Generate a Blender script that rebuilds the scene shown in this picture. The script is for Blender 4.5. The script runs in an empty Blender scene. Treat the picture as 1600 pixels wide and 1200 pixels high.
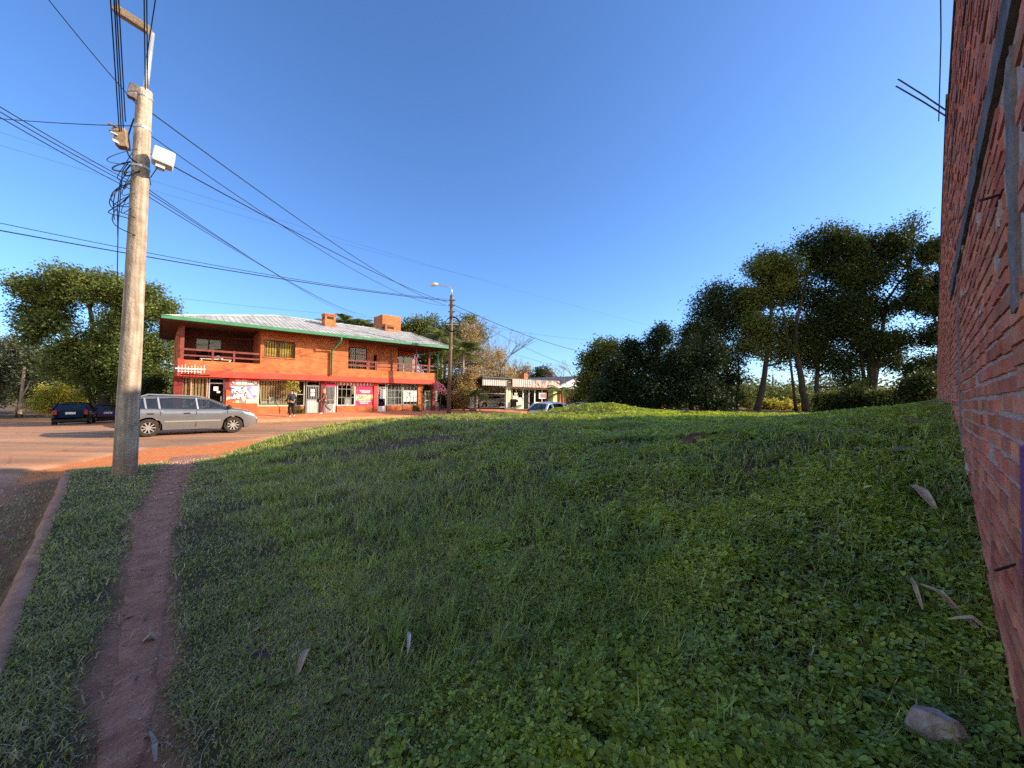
import bpy, math, random
import numpy as np
from mathutils import Vector, Matrix
R = math.radians
rng = np.random.default_rng(7)
random.seed(5)
scene = bpy.context.scene
COL = scene.collection
H0 = 1.5                                   # eye height
# ------------------------------------------------------------------ camera
cam_d = bpy.data.cameras.new("camera"); cam = bpy.data.objects.new("camera", cam_d); COL.objects.link(cam)
cam_d.lens = 13.5; cam_d.sensor_width = 36; cam_d.clip_start = 0.05; cam_d.clip_end = 3000
CM = Matrix.Translation((0, 0, H0)) @ Matrix.Rotation(R(91.72), 4, 'X') @ Matrix.Rotation(R(0.69), 4, 'Z')
cam.matrix_world = CM
scene.camera = cam
C3 = CM.to_3x3()
def ray(px, py): return C3 @ Vector(((px-800)/600, (600-py)/600, -1))
def at(px, py, Y):
    d = ray(px, py); t = Y/d.y
    return Vector((d.x*t, Y, H0+d.z*t))
# street frame: U along the street, V across it (V=0 is the brick wall on the right)
UX, UY = 0.7355, 0.6775
def uv(x, y): return x*UX+y*UY, -x*UY+y*UX+0.2
def xy(u, v): v = v-0.2; return u*UX-v*UY, u*UY+v*UX
ANG = math.atan2(UY, UX)
# ------------------------------------------------------------------ terrain
def ss(a, b, x):
    t = np.clip((np.asarray(x, float)-a)/(b-a), 0, 1); return t*t*(3-2*t)
_ph = rng.uniform(0, 6.28, (14, 2)); _di = rng.uniform(-1, 1, (14, 2))
def wob(u, v, f=1.0):
    s = 0
    for i in range(14):
        k = f*(0.5+0.35*i)
        s = s+np.sin(u*_di[i, 0]*k*2+v*_di[i, 1]*k*2+_ph[i, 0])/(1+.35*i)
    return s/3.2
def vedge(u): return 12.1+3.4*ss(0.9, 3.6, u)
def vroad(u): return 12.6+2.6*ss(-1.9, .2, u)+1.3*ss(1, 4, u)
def ukerb(v): return -0.72-(np.asarray(v, float)-4.15)*0.074
def upath(v): return np.interp(v, [-5, 2.3, 4.5, 6.6, 9.5, 11.5, 14], [-.1, -.06, -.03, .02, .24, .45, .8])
def zroad(u, v):
    return (-.20+.07*ss(10, 15, v)-.2*ss(8, 18, u)-.042*np.clip(v-24, 0, 45)*(1-ss(-2.5, 2.5, u))
            -.0*u)
def zground(u, v):
    u = np.asarray(u, float); v = np.asarray(v, float)
    zr = zroad(u, v)-.04
    P = np.interp(v, [0, 1, 3, 5, 10, 14], [1.4, 1.2, .86, .72, .62, .6])
    w = ss(0, 4, v)
    S = (1-w)*ss(-.6, 8.5, u)+w*ss(.45, 6.5, u)
    z = P*S+.42*np.exp(-((u-17.4)**2+(v-12)**2)/5.0)
    z = z+(wob(u, v, .45)*.08+wob(u, v, 1.4)*.03)*ss(.6, 3, u)*(1-.5*ss(15, 20, u))
    pth = np.exp(-((u-upath(v))/.22)**2)
    z = z-.035*pth*(v < 13)
    z = z+.008*wob(u, v, 4)
    ve = vedge(u)
    f = ss(ve-1.6, ve+1.3, v)
    z = z*(1-f)+(zr)*f
    k = ss(ukerb(v)-.06, ukerb(v)+.02, u)            # drop behind the kerb
    sh = zr+.06*ss(-1.95, -1.2, u)*(1-ss(10, 13, v))+.012*wob(u, v, 3)*(1-ss(-2.4, -1.8, -u*-1))
    z = z*k+sh*(1-k)*1.0
    # far side of the street: sidewalk bed and plots behind
    g = ss(24.9, 25.2, v)*ss(-1.6, -.6, u)
    z = z*(1-g)+(-.12)*g
    far = ss(40, 70, v)*ss(-1, 3, u)
    z = z*(1-far)-.3*far
    # right hand back plot (under the trees)
    back = ss(19, 23, u)*(1-ss(11, 14.5, v))
    z = z*(1-back)+(.58+.75*(1-ss(0, 2.5, v)))*back
    deep = ss(35, 50, u)*(1-ss(11, 15, v))
    z = z*(1-deep)+.2*deep
    # behind the kerb line on the near left
    return z
def zg_xy(x, y): u, v = uv(x, y); return float(zground(u, v))
# ------------------------------------------------------------------ materials
def mat(name, col, rough=.8, col2=None, nscale=3, detail=6, bump=0, bscale=None, metal=0, spec=.3, coat=0, island=0, wave=None, dist=.02):
    m = bpy.data.materials.new(name); m.use_nodes = True
    nt = m.node_tree; N = nt.nodes; L = nt.links; b = N["Principled BSDF"]
    b.inputs["Roughness"].default_value = rough; b.inputs["Metallic"].default_value = metal
    b.inputs["Specular IOR Level"].default_value = spec; b.inputs["Coat Weight"].default_value = coat
    tc = N.new("ShaderNodeTexCoord")
    out = None
    if col2 is not None:
        n = N.new("ShaderNodeTexNoise"); n.inputs["Scale"].default_value = nscale; n.inputs["Detail"].default_value = detail
        n.inputs["Roughness"].default_value = .62
        L.new(tc.outputs["Object"], n.inputs["Vector"])
        cr = N.new("ShaderNodeValToRGB"); cr.color_ramp.elements[0].position = .35; cr.color_ramp.elements[1].position = .65
        cr.color_ramp.elements[0].color = (*col, 1); cr.color_ramp.elements[1].color = (*col2, 1)
        L.new(n.outputs["Fac"], cr.inputs["Fac"]); out = cr.outputs["Color"]
    if island:
        g = N.new("ShaderNodeNewGeometry")
        hs = N.new("ShaderNodeHueSaturation")
        mr = N.new("ShaderNodeMapRange"); mr.inputs["To Min"].default_value = 1-island; mr.inputs["To Max"].default_value = 1+island
        L.new(g.outputs["Random Per Island"], mr.inputs["Value"]); L.new(mr.outputs[0], hs.inputs["Value"])
        m2 = N.new("ShaderNodeMapRange"); m2.inputs["To Min"].default_value = .5-.03*island; m2.inputs["To Max"].default_value = .5+.03*island
        mm = N.new("ShaderNodeMath"); mm.operation = 'MULTIPLY'; mm.inputs[1].default_value = 7.31
        fr = N.new("ShaderNodeMath"); fr.operation = 'FRACT'
        L.new(g.outputs["Random Per Island"], mm.inputs[0]); L.new(mm.outputs[0], fr.inputs[0]); L.new(fr.outputs[0], m2.inputs["Value"])
        L.new(m2.outputs[0], hs.inputs["Hue"])
        if out: L.new(out, hs.inputs["Color"])
        else: hs.inputs["Color"].default_value = (*col, 1)
        out = hs.outputs["Color"]
    if out: L.new(out, b.inputs["Base Color"])
    else: b.inputs["Base Color"].default_value = (*col, 1)
    if bump:
        n2 = N.new("ShaderNodeTexNoise"); n2.inputs["Scale"].default_value = bscale or nscale*4; n2.inputs["Detail"].default_value = 8
        L.new(tc.outputs["Object"], n2.inputs["Vector"])
        bp = N.new("ShaderNodeBump"); bp.inputs["Strength"].default_value = bump; bp.inputs["Distance"].default_value = dist
        L.new(n2.outputs["Fac"], bp.inputs["Height"]); L.new(bp.outputs[0], b.inputs["Normal"])
    return m
def leafmat(name, col, col2, trans=.35, island=.35, nscale=.6, rough=.55, spec=.18):
    m = mat(name, col, rough, col2, nscale, 4, island=island, spec=spec)
    nt = m.node_tree; N = nt.nodes; L = nt.links; b = N["Principled BSDF"]
    src = b.inputs["Base Color"].links[0].from_socket
    tr = N.new("ShaderNodeBsdfTranslucent"); mx = N.new("ShaderNodeMixShader"); mx.inputs[0].default_value = trans
    hs = N.new("ShaderNodeHueSaturation"); hs.inputs["Hue"].default_value = .485; hs.inputs["Value"].default_value = 1.3; hs.inputs["Saturation"].default_value = 1.1
    L.new(src, hs.inputs["Color"]); L.new(hs.outputs[0], tr.inputs["Color"])
    L.new(b.outputs[0], mx.inputs[1]); L.new(tr.outputs[0], mx.inputs[2]); L.new(mx.outputs[0], N["Material Output"].inputs["Surface"])
    return m
def brickmat(name, c1, c2, mortar, bw=.25, bh=.075, ms=.012, rough=.85, stain=.25):
    m = bpy.data.materials.new(name); m.use_nodes = True
    nt = m.node_tree; N = nt.nodes; L = nt.links; b = N["Principled BSDF"]; b.inputs["Roughness"].default_value = rough
    tc = N.new("ShaderNodeTexCoord"); sp = N.new("ShaderNodeSeparateXYZ"); L.new(tc.outputs["Object"], sp.inputs[0])
    ad = N.new("ShaderNodeMath"); ad.operation = 'ADD'; L.new(sp.outputs[0], ad.inputs[0]); L.new(sp.outputs[1], ad.inputs[1])
    cb = N.new("ShaderNodeCombineXYZ"); L.new(ad.outputs[0], cb.inputs[0]); L.new(sp.outputs[2], cb.inputs[1])
    br = N.new("ShaderNodeTexBrick"); L.new(cb.outputs[0], br.inputs["Vector"])
    br.inputs["Scale"].default_value = 1; br.inputs["Brick Width"].default_value = bw; br.inputs["Row Height"].default_value = bh
    br.inputs["Mortar Size"].default_value = ms; br.inputs["Mortar Smooth"].default_value = .3
    br.inputs["Color1"].default_value = (*c1, 1); br.inputs["Color2"].default_value = (*c2, 1); br.inputs["Mortar"].default_value = (*mortar, 1)
    n = N.new("ShaderNodeTexNoise"); n.inputs["Scale"].default_value = 1.6; n.inputs["Detail"].default_value = 8; L.new(tc.outputs["Object"], n.inputs["Vector"])
    mr = N.new("ShaderNodeMapRange"); mr.inputs["From Min"].default_value = .3; mr.inputs["From Max"].default_value = .7
    mr.inputs["To Min"].default_value = 1-stain; mr.inputs["To Max"].default_value = 1+stain*.6
    L.new(n.outputs["Fac"], mr.inputs["Value"])
    hs = N.new("ShaderNodeHueSaturation"); L.new(br.outputs["Color"], hs.inputs["Color"]); L.new(mr.outputs[0], hs.inputs["Value"])
    L.new(hs.outputs[0], b.inputs["Base Color"])
    bp = N.new("ShaderNodeBump"); bp.inputs["Strength"].default_value = .6; bp.inputs["Distance"].default_value = .012; bp.invert = True
    L.new(br.outputs["Fac"], bp.inputs["Height"]); L.new(bp.outputs[0], b.inputs["Normal"])
    return m
def glassmat(name, tint=(.5, .55, .55), refl=.25, rough=.03):
    m = bpy.data.materials.new(name); m.use_nodes = True
    nt = m.node_tree; N = nt.nodes; L = nt.links; N.remove(N["Principled BSDF"])
    t = N.new("ShaderNodeBsdfTransparent"); t.inputs[0].default_value = (*tint, 1)
    g = N.new("ShaderNodeBsdfGlossy"); g.inputs["Roughness"].default_value = rough
    lw = N.new("ShaderNodeLayerWeight"); lw.inputs[0].default_value = .35
    mr = N.new("ShaderNodeMapRange"); mr.inputs["To Min"].default_value = refl*.4; mr.inputs["To Max"].default_value = min(1, refl*3)
    L.new(lw.outputs["Fresnel"], mr.inputs["Value"])
    mx = N.new("ShaderNodeMixShader"); L.new(mr.outputs[0], mx.inputs[0]); L.new(t.outputs[0], mx.inputs[1]); L.new(g.outputs[0], mx.inputs[2])
    L.new(mx.outputs[0], N["Material Output"].inputs["Surface"])
    return m
# ------------------------------------------------------------------ mesh builder
class MB:
    def __init__(s): s.v = []; s.f = []
    def add(s, vs, fs):
        o = len(s.v); s.v += [tuple(p) for p in vs]; s.f += [tuple(i+o for i in f) for f in fs]; return s
    def box(s, x0, x1, y0, y1, z0, z1):
        return s.add([(x0, y0, z0), (x1, y0, z0), (x1, y1, z0), (x0, y1, z0), (x0, y0, z1), (x1, y0, z1), (x1, y1, z1), (x0, y1, z1)],
                     [(0, 3, 2, 1), (4, 5, 6, 7), (0, 1, 5, 4), (1, 2, 6, 5), (2, 3, 7, 6), (3, 0, 4, 7)])
    def quad(s, a, b, c, d): return s.add([a, b, c, d], [(0, 1, 2, 3)])
    def tube(s, pts, r, n=8, caps=True, r2=None):
        pts = [Vector(p) for p in pts]; m = len(pts)
        rs = r if isinstance(r, (list, tuple)) else [r+(((r2 if r2 is not None else r)-r)*i/(m-1)) for i in range(m)]
        vs = []; prev = None
        for i, p in enumerate(pts):
            t = (pts[min(i+1, m-1)]-pts[max(i-1, 0)]).normalized()
            a = prev if prev is not None else (Vector((0, 0, 1)) if abs(t.z) < .9 else Vector((1, 0, 0)))
            x = (a-t*a.dot(t)).normalized(); prev = x; y = t.cross(x)
            for k in range(n):
                q = 2*math.pi*k/n; vs.append(p+(x*math.cos(q)+y*math.sin(q))*rs[i])
        fs = [(i*n+k, i*n+(k+1) % n, (i+1)*n+(k+1) % n, (i+1)*n+k) for i in range(m-1) for k in range(n)]
        if caps: fs += [tuple(range(n-1, -1, -1)), tuple((m-1)*n+k for k in range(n))]
        return s.add(vs, fs)
    def bar(s, a, b, w, h):          # rectangular bar from a to b
        a = Vector(a); b = Vector(b); t = (b-a).normalized(); up = Vector((0, 0, 1)) if abs(t.z) < .95 else Vector((1, 0, 0))
        x = t.cross(up).normalized()*w/2; y = x.normalized().cross(t)*h/2
        vs = [a-x-y, a+x-y, a+x+y, a-x+y, b-x-y, b+x-y, b+x+y, b-x+y]
        return s.add(vs, [(0, 3, 2, 1), (4, 5, 6, 7), (0, 1, 5, 4), (1, 2, 6, 5), (2, 3, 7, 6), (3, 0, 4, 7)])
    def prism(s, poly, y0, y1):      # polygon in x,z extruded in y
        n = len(poly); vs = [(p[0], y0, p[1]) for p in poly]+[(p[0], y1, p[1]) for p in poly]
        return s.add(vs, [tuple(range(n)), tuple(range(2*n-1, n-1, -1))]+[(i, i+n, (i+1) % n+n, (i+1) % n) for i in range(n)])
    def lathe(s, prof, c=(0, 0, 0), n=16, axis='z'):
        vs = []
        for (r, h) in prof:
            for k in range(n):
                q = 2*math.pi*k/n
                p = (r*math.cos(q), r*math.sin(q), h) if axis == 'z' else (r*math.cos(q), h, r*math.sin(q))
                vs.append((p[0]+c[0], p[1]+c[1], p[2]+c[2]))
        fs = [(i*n+k, i*n+(k+1) % n, (i+1)*n+(k+1) % n, (i+1)*n+k) for i in range(len(prof)-1) for k in range(n)]
        return s.add(vs, fs)
    def build(s, name, m, parent=None, smooth=False, bevel=0):
        me = bpy.data.meshes.new(name); me.from_pydata(s.v, [], s.f); me.materials.append(m)
        o = bpy.data.objects.new(name, me); COL.objects.link(o)
        if smooth: me.shade_smooth()
        if bevel:
            b = o.modifiers.new("bevel", 'BEVEL'); b.width = bevel; b.segments = 2; b.limit_method = 'ANGLE'
        if parent: o.parent = parent
        me.validate()
        return o
def npmesh(name, V, F, m, parent=None, nper=4):
    """V (n,3) array, F (k,nper) array"""
    me = bpy.data.meshes.new(name)
    me.vertices.add(len(V)); me.vertices.foreach_set("co", np.ascontiguousarray(V, np.float32).ravel())
    k = len(F); me.loops.add(k*nper); me.loops.foreach_set("vertex_index", np.ascontiguousarray(F, np.int32).ravel())
    me.polygons.add(k); me.polygons.foreach_set("loop_start", np.arange(0, k*nper, nper, dtype=np.int32))
    me.polygons.foreach_set("loop_total", np.full(k, nper, np.int32))
    me.update(calc_edges=True)
    me.materials.append(m)
    o = bpy.data.objects.new(name, me); COL.objects.link(o)
    if parent: o.parent = parent
    return o
def thing(name, label, cat, loc=(0, 0, 0), rz=0, group=None):
    o = bpy.data.objects.new(name, None); COL.objects.link(o); o.empty_display_size = .2
    o.location = loc; o.rotation_euler = (0, 0, rz); o["label"] = label; o["category"] = cat
    if group: o["group"] = group
    return o
def tag(o, label, cat, group=None, kind=None):
    o["label"] = label; o["category"] = cat
    if group: o["group"] = group
    if kind: o["kind"] = kind
    return o
def rooted(mb, loc):      # shift verts into the frame of a thing standing at loc
    lx, ly, lz = loc; mb.v = [(a-lx, b-ly, c-lz) for a, b, c in mb.v]; return mb
def on(px, py, guess=0):      # point on the terrain seen under a pixel
    d = ray(px, py); t = .5
    while t < 60:
        t += .004+.0015*t; p = Vector((0, 0, H0))+d*t
        if p.z <= zg_xy(p.x, p.y): return p
    return p
SCARS = []
for (ax_, ay_, bx_, by_, r_) in ((455, 722, 585, 706, .65), (590, 702, 690, 686, .38), (668, 722, 738, 702, .17), (1075, 690, 1120, 686, .26), (800, 868, 832, 858, .07), (965, 1062, 972, 1085, .045), (392, 1018, 418, 1030, .04),
                                 (608, 936, 628, 942, .035), (930, 700, 1010, 694, .16), (1180, 740, 1230, 735, .10), (560, 850, 600, 842, .07), (900, 1150, 950, 1180, .05)):
    a_, b_ = on(ax_, ay_), on(bx_, by_); SCARS.append((a_.x, a_.y, b_.x, b_.y, r_))
def scar_w(u, v):
    x, y = xy(np.asarray(u, float), np.asarray(v, float)); o = np.zeros_like(x)
    for ax_, ay_, bx_, by_, r_ in SCARS:
        dx, dy = bx_-ax_, by_-ay_; t = np.clip(((x-ax_)*dx+(y-ay_)*dy)/(dx*dx+dy*dy), 0, 1); d = np.hypot(x-ax_-t*dx, y-ay_-t*dy)
        o = np.maximum(o, 1-ss(.35, 1.25, d/r_+.25*wob(u, v, 4)))
    return o
# ------------------------------------------------------------------ world and sun
SUN_EL, SUN_B = 23.0, 0.0           # elevation; bearing measured from +X towards +Y
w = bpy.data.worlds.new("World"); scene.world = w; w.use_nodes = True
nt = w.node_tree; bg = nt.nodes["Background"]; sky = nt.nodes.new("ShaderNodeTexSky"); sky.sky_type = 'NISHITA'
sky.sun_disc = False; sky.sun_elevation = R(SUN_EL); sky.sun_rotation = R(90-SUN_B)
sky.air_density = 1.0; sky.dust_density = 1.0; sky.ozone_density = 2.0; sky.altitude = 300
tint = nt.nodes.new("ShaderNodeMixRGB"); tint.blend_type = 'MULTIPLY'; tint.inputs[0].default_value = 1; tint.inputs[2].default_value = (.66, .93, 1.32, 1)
# sky behind the view (south) is brightened and warmed as added fill for shade
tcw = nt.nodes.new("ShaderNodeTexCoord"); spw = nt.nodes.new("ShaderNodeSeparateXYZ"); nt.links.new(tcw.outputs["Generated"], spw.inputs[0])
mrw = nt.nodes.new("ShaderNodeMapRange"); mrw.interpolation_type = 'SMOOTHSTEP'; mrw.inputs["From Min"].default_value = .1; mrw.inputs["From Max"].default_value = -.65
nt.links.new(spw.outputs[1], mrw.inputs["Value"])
south_fill = nt.nodes.new("ShaderNodeMixRGB"); south_fill.inputs[1].default_value = (.60, .86, 1.22, 1); south_fill.inputs[2].default_value = (2.6, 1.95, 1.4, 1)
nt.links.new(mrw.outputs[0], south_fill.inputs[0]); nt.links.new(south_fill.outputs[0], tint.inputs[2])
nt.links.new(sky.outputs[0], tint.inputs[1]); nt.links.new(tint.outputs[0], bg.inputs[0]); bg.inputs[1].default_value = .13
sd = bpy.data.lights.new("sun", 'SUN'); sd.energy = 4.7; sd.angle = R(.5); sd.color = (1, .84, .62)
sun = bpy.data.objects.new("sun", sd); COL.objects.link(sun)
sdir = Vector((math.cos(R(SUN_B))*math.cos(R(SUN_EL)), math.sin(R(SUN_B))*math.cos(R(SUN_EL)), math.sin(R(SUN_EL))))
sun.rotation_euler = sdir.to_track_quat('Z', 'Y').to_euler(); sun.location = (60, 0, 40)
scene.view_settings.view_transform = 'Standard'; scene.view_settings.look = 'None'; scene.view_settings.exposure = .84
scene.view_settings.gamma = 1
scene.cycles.use_denoising = False; scene.cycles.max_bounces = 6; scene.cycles.diffuse_bounces = 4; scene.cycles.glossy_bounces = 3
scene.cycles.transparent_max_bounces = 10; scene.cycles.transmission_bounces = 4; scene.cycles.caustics_reflective = False
# ------------------------------------------------------------------ ground
def graded(*segs):
    a = []
    for (s, e, d) in segs: a += list(np.arange(s, e-1e-6, d))
    a.append(segs[-1][1]); return np.array(a)
gu = graded((-900, -200, 140), (-200, -60, 20), (-60, -12, 4), (-12, -3.5, .7), (-3.5, 9, .09), (9, 26, .3), (26, 60, 2), (60, 200, 20), (200, 1200, 200))
gv = graded((-900, -100, 200), (-100, -20, 20), (-20, -1, 2), (-1, 16.5, .09), (16.5, 30, .5), (30, 60, 2), (60, 200, 20), (200, 1300, 200))
def gridmesh(name, us, vs, zf, m, attrs=None):
    U, V = np.meshgrid(us, vs, indexing='ij'); Z = zf(U, V); X, Y = xy(U, V)
    P = np.stack([X, Y, Z], -1).reshape(-1, 3)
    nu, nv = len(us), len(vs)
    i, j = np.meshgrid(np.arange(nu-1), np.arange(nv-1), indexing='ij'); b = (i*nv+j).ravel()
    F = np.stack([b, b+nv, b+nv+1, b+1], -1)
    o = npmesh(name, P, F, m); o.data.shade_smooth()
    for k, fn in (attrs or {}).items():
        a = o.data.attributes.new(k, 'FLOAT', 'POINT'); a.data.foreach_set("value", fn(U, V).astype(np.float32).ravel())
    return o
def turf_w(u, v):      # 1 where turf grows, 0 bare earth
    n = wob(u, v, 2.2)
    ve = vedge(u)
    t = 1-ss(ve-.7, ve+.1, v+n*.5)
    pw = .085+.014*np.clip(v, 0, 9)
    t = t*ss(pw-.06, pw+.06, np.abs(u-upath(v))+n*.09)
    t = np.where(u < ukerb(v)+.02, .55*ss(-2.0, -1.5, u+n*.3)*(1-ss(11, 13, v)), t)
    t = t*(1-.85*scar_w(u, v))
    t = np.where((u > 30) | (u < -11) | (v > 29), .75, t)
    return t
gm = bpy.data.materials.new("earth and turf"); gm.use_nodes = True
nt = gm.node_tree; N = nt.nodes; L = nt.links; b = N["Principled BSDF"]; b.inputs["Roughness"].default_value = .95; b.inputs["Specular IOR Level"].default_value = .15
tc = N.new("ShaderNodeTexCoord")
def noise(sc, d=8, r=.65):
    n = N.new("ShaderNodeTexNoise"); n.inputs["Scale"].default_value = sc; n.inputs["Detail"].default_value = d; n.inputs["Roughness"].default_value = r
    L.new(tc.outputs["Object"], n.inputs["Vector"]); return n
def ramp(src, c0, c1, p0=.35, p1=.65):
    cr = N.new("ShaderNodeValToRGB"); cr.color_ramp.elements[0].position = p0; cr.color_ramp.elements[1].position = p1
    cr.color_ramp.elements[0].color = (*c0, 1); cr.color_ramp.elements[1].color = (*c1, 1); L.new(src, cr.inputs["Fac"]); return cr.outputs["Color"]
dirt = ramp(noise(5).outputs["Fac"], (.34, .135, .085), (.52, .23, .14))
dgr = N.new("ShaderNodeMixRGB"); dgr.inputs[0].default_value = .35; L.new(dirt, dgr.inputs[1])
L.new(ramp(noise(40).outputs["Fac"], (.2, .11, .08), (.6, .36, .25), .4, .7), dgr.inputs[2])
turf = ramp(noise(9).outputs["Fac"], (.055, .048, .022), (.13, .095, .045))
at_ = N.new("ShaderNodeAttribute"); at_.attribute_name = "turf"
mx = N.new("ShaderNodeMixRGB"); L.new(at_.outputs["Fac"], mx.inputs[0]); L.new(dgr.outputs[0], mx.inputs[1]); L.new(turf, mx.inputs[2])
ats = N.new("ShaderNodeAttribute"); ats.attribute_name = "scar"; vg_ = N.new("ShaderNodeAttribute"); vg_.attribute_name = "verge"; mv_ = N.new("ShaderNodeMixRGB"); L.new(vg_.outputs["Fac"], mv_.inputs[0]); L.new(mx.outputs[0], mv_.inputs[1]); L.new(ramp(noise(7).outputs["Fac"], (.60, .19, .065), (.74, .27, .10)), mv_.inputs[2]); mx = mv_
mxs = N.new("ShaderNodeMixRGB"); L.new(ats.outputs["Fac"], mxs.inputs[0]); L.new(mx.outputs[0], mxs.inputs[1])
L.new(ramp(noise(14).outputs["Fac"], (.06, .035, .028), (.17, .10, .08)), mxs.inputs[2])
L.new(mxs.outputs[0], b.inputs["Base Color"])
bp = N.new("ShaderNodeBump"); bp.inputs["Strength"].default_value = .7; bp.inputs["Distance"].default_value = .03
L.new(noise(22, 10, .7).outputs["Fac"], bp.inputs["Height"]); L.new(bp.outputs[0], b.inputs["Normal"])
ground = gridmesh("ground", gu, gv, zground, gm, {"turf": turf_w, "scar": scar_w, "verge": lambda u, v: ss(vedge(u)-1.0, vedge(u)-.2, v+.3*wob(u, v, 2))*(u > ukerb(v)-.6)*(v < 20)*(u < 26)}); ground["kind"] = "structure"
# trodden path: a thin sheet of packed earth following the ground
pm = mat("packed red earth", (.34, .14, .085), .93, (.50, .24, .155), 6, 9, bump=1, bscale=24, dist=.03)
pv = np.arange(-3, 13.4, .06); pt = np.linspace(-1, 1, 13)
PV, PT = np.meshgrid(pv, pt, indexing='ij')
hw = (.078+.0115*np.clip(PV, 0, 9))*(1+.35*wob(PV*1.7, PV*.9+3, 1.3))+.35*ss(11.5, 13.4, PV)
PU = upath(PV)+PT*hw+.03*wob(PV, PV*.3+9*(PT > 0), 3)
PX, PY = xy(PU, PV); PZ = zground(PU, PV)+.010*(1-PT**2)+.002-.02*(np.abs(PT) > .99)
nvv, nt_ = PV.shape; i, j = np.meshgrid(np.arange(nvv-1), np.arange(nt_-1), indexing='ij'); bb = (i*nt_+j).ravel()
path = npmesh("path", np.stack([PX, PY, PZ], -1).reshape(-1, 3), np.stack([bb, bb+nt_, bb+nt_+1, bb+1], -1), pm); path.data.shade_smooth(); path["kind"] = "structure"
# roads
am = bpy.data.materials.new("dusty asphalt"); am.use_nodes = True
nt = am.node_tree; N = nt.nodes; L = nt.links; b = N["Principled BSDF"]; b.inputs["Roughness"].default_value = .85; b.inputs["Specular IOR Level"].default_value = .25
tc = N.new("ShaderNodeTexCoord")
asp = ramp(noise(60, 6).outputs["Fac"], (.25, .155, .10), (.40, .26, .17), .3, .7)
dus = ramp(noise(.35, 10, .6).outputs["Fac"], (0, 0, 0), (1, 1, 1), .36, .62)
mx = N.new("ShaderNodeMixRGB"); L.new(dus, mx.inputs[0]); L.new(asp, mx.inputs[1]); mx.inputs[2].default_value = (.56, .27, .14, 1)
at_ = N.new("ShaderNodeAttribute"); at_.attribute_name = "dust"
mx2 = N.new("ShaderNodeMixRGB"); L.new(at_.outputs["Fac"], mx2.inputs[0]); L.new(mx.outputs[0], mx2.inputs[1]); mx2.inputs[2].default_value = (.60, .28, .145, 1)
mpr = N.new("ShaderNodeMapping"); mpr.inputs["Rotation"].default_value = (0, 0, -ANG); mpr.inputs["Scale"].default_value = (.12, 1.6, 1); L.new(tc.outputs["Object"], mpr.inputs[0])
nst = N.new("ShaderNodeTexNoise"); nst.inputs["Scale"].default_value = 1.2; nst.inputs["Detail"].default_value = 9; L.new(mpr.outputs[0], nst.inputs["Vector"])
mrs = N.new("ShaderNodeMapRange"); mrs.inputs["From Min"].default_value = .35; mrs.inputs["From Max"].default_value = .65; mrs.inputs["To Min"].default_value = .72; mrs.inputs["To Max"].default_value = 1.12; L.new(nst.outputs["Fac"], mrs.inputs["Value"])
vcr = N.new("ShaderNodeTexVoronoi"); vcr.feature = 'DISTANCE_TO_EDGE'; vcr.inputs["Scale"].default_value = .55; L.new(tc.outputs["Object"], vcr.inputs["Vector"])
nw_ = noise(3, 6); vm = N.new("ShaderNodeVectorMath"); vm.operation = 'MULTIPLY_ADD'; vm.inputs[1].default_value = (.5, .5, .5); L.new(nw_.outputs["Color"], vm.inputs[0]); L.new(tc.outputs["Object"], vm.inputs[2]); L.new(vm.outputs[0], vcr.inputs["Vector"])
mrc = N.new("ShaderNodeMapRange"); mrc.inputs["From Max"].default_value = .012; mrc.inputs["To Min"].default_value = .55; L.new(vcr.outputs["Distance"], mrc.inputs["Value"])
mlt = N.new("ShaderNodeMath"); mlt.operation = 'MULTIPLY'; L.new(mrs.outputs[0], mlt.inputs[0]); L.new(mrc.outputs[0], mlt.inputs[1])
hsr = N.new("ShaderNodeHueSaturation"); L.new(mx2.outputs[0], hsr.inputs["Color"]); L.new(mlt.outputs[0], hsr.inputs["Value"]); L.new(hsr.outputs[0], b.inputs["Base Color"])
bp = N.new("ShaderNodeBump"); bp.inputs["Strength"].default_value = .5; bp.inputs["Distance"].default_value = .01
L.new(noise(45, 8, .7).outputs["Fac"], bp.inputs["Height"]); L.new(bp.outputs[0], b.inputs["Normal"])
def dust(u, v):
    n = wob(u, v, 1.2)*.4
    near_left = (1-ss(8, 16, v))*.9
    return np.clip((ss(-2.9, -1.7, u+n)*.5*(1-ss(13, 15, v))+ss(23.2, 25, v+n)*.5+.25*ss(.5, 1, -np.abs(v-vedge(u)-1.2)+1.6))*1+.1, 0, .9)*(1-near_left*.6)
ru = graded((-70, -12, 3), (-12, 26, .4), (26, 90, 3))
rv = graded((15.2, 25, .25),)
def road_z(u, v): return zroad(u, v)+.012*wob(u, v, .8)*0
road = gridmesh("road", ru, graded((12.6, 25, .25)), lambda u, v: zroad(u, v)-.30*(1-ss(vroad(u)-.5, vroad(u)+.5, v+.35*wob(u, v, 1.5)))*ss(-2.4, -1.6, u)+.0, am, {"dust": dust}); road["kind"] = "structure"
road2 = gridmesh("side_road", graded((-10.5, -1.35, .15)), graded((-30, 0, 1), (0, 12.6, .2)), lambda u, v: zroad(u, v)-.16*ss(-2.25, -1.35, u+.12*wob(u*0, v, 2))*1.0, am, {"dust": dust}); road2["kind"] = "structure"
road3 = gridmesh("back_road", graded((-10.5, -1.5, .5)), graded((25, 90, 1)), lambda u, v: zroad(u, v), am, {"dust": dust}); road3["kind"] = "structure"
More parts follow.
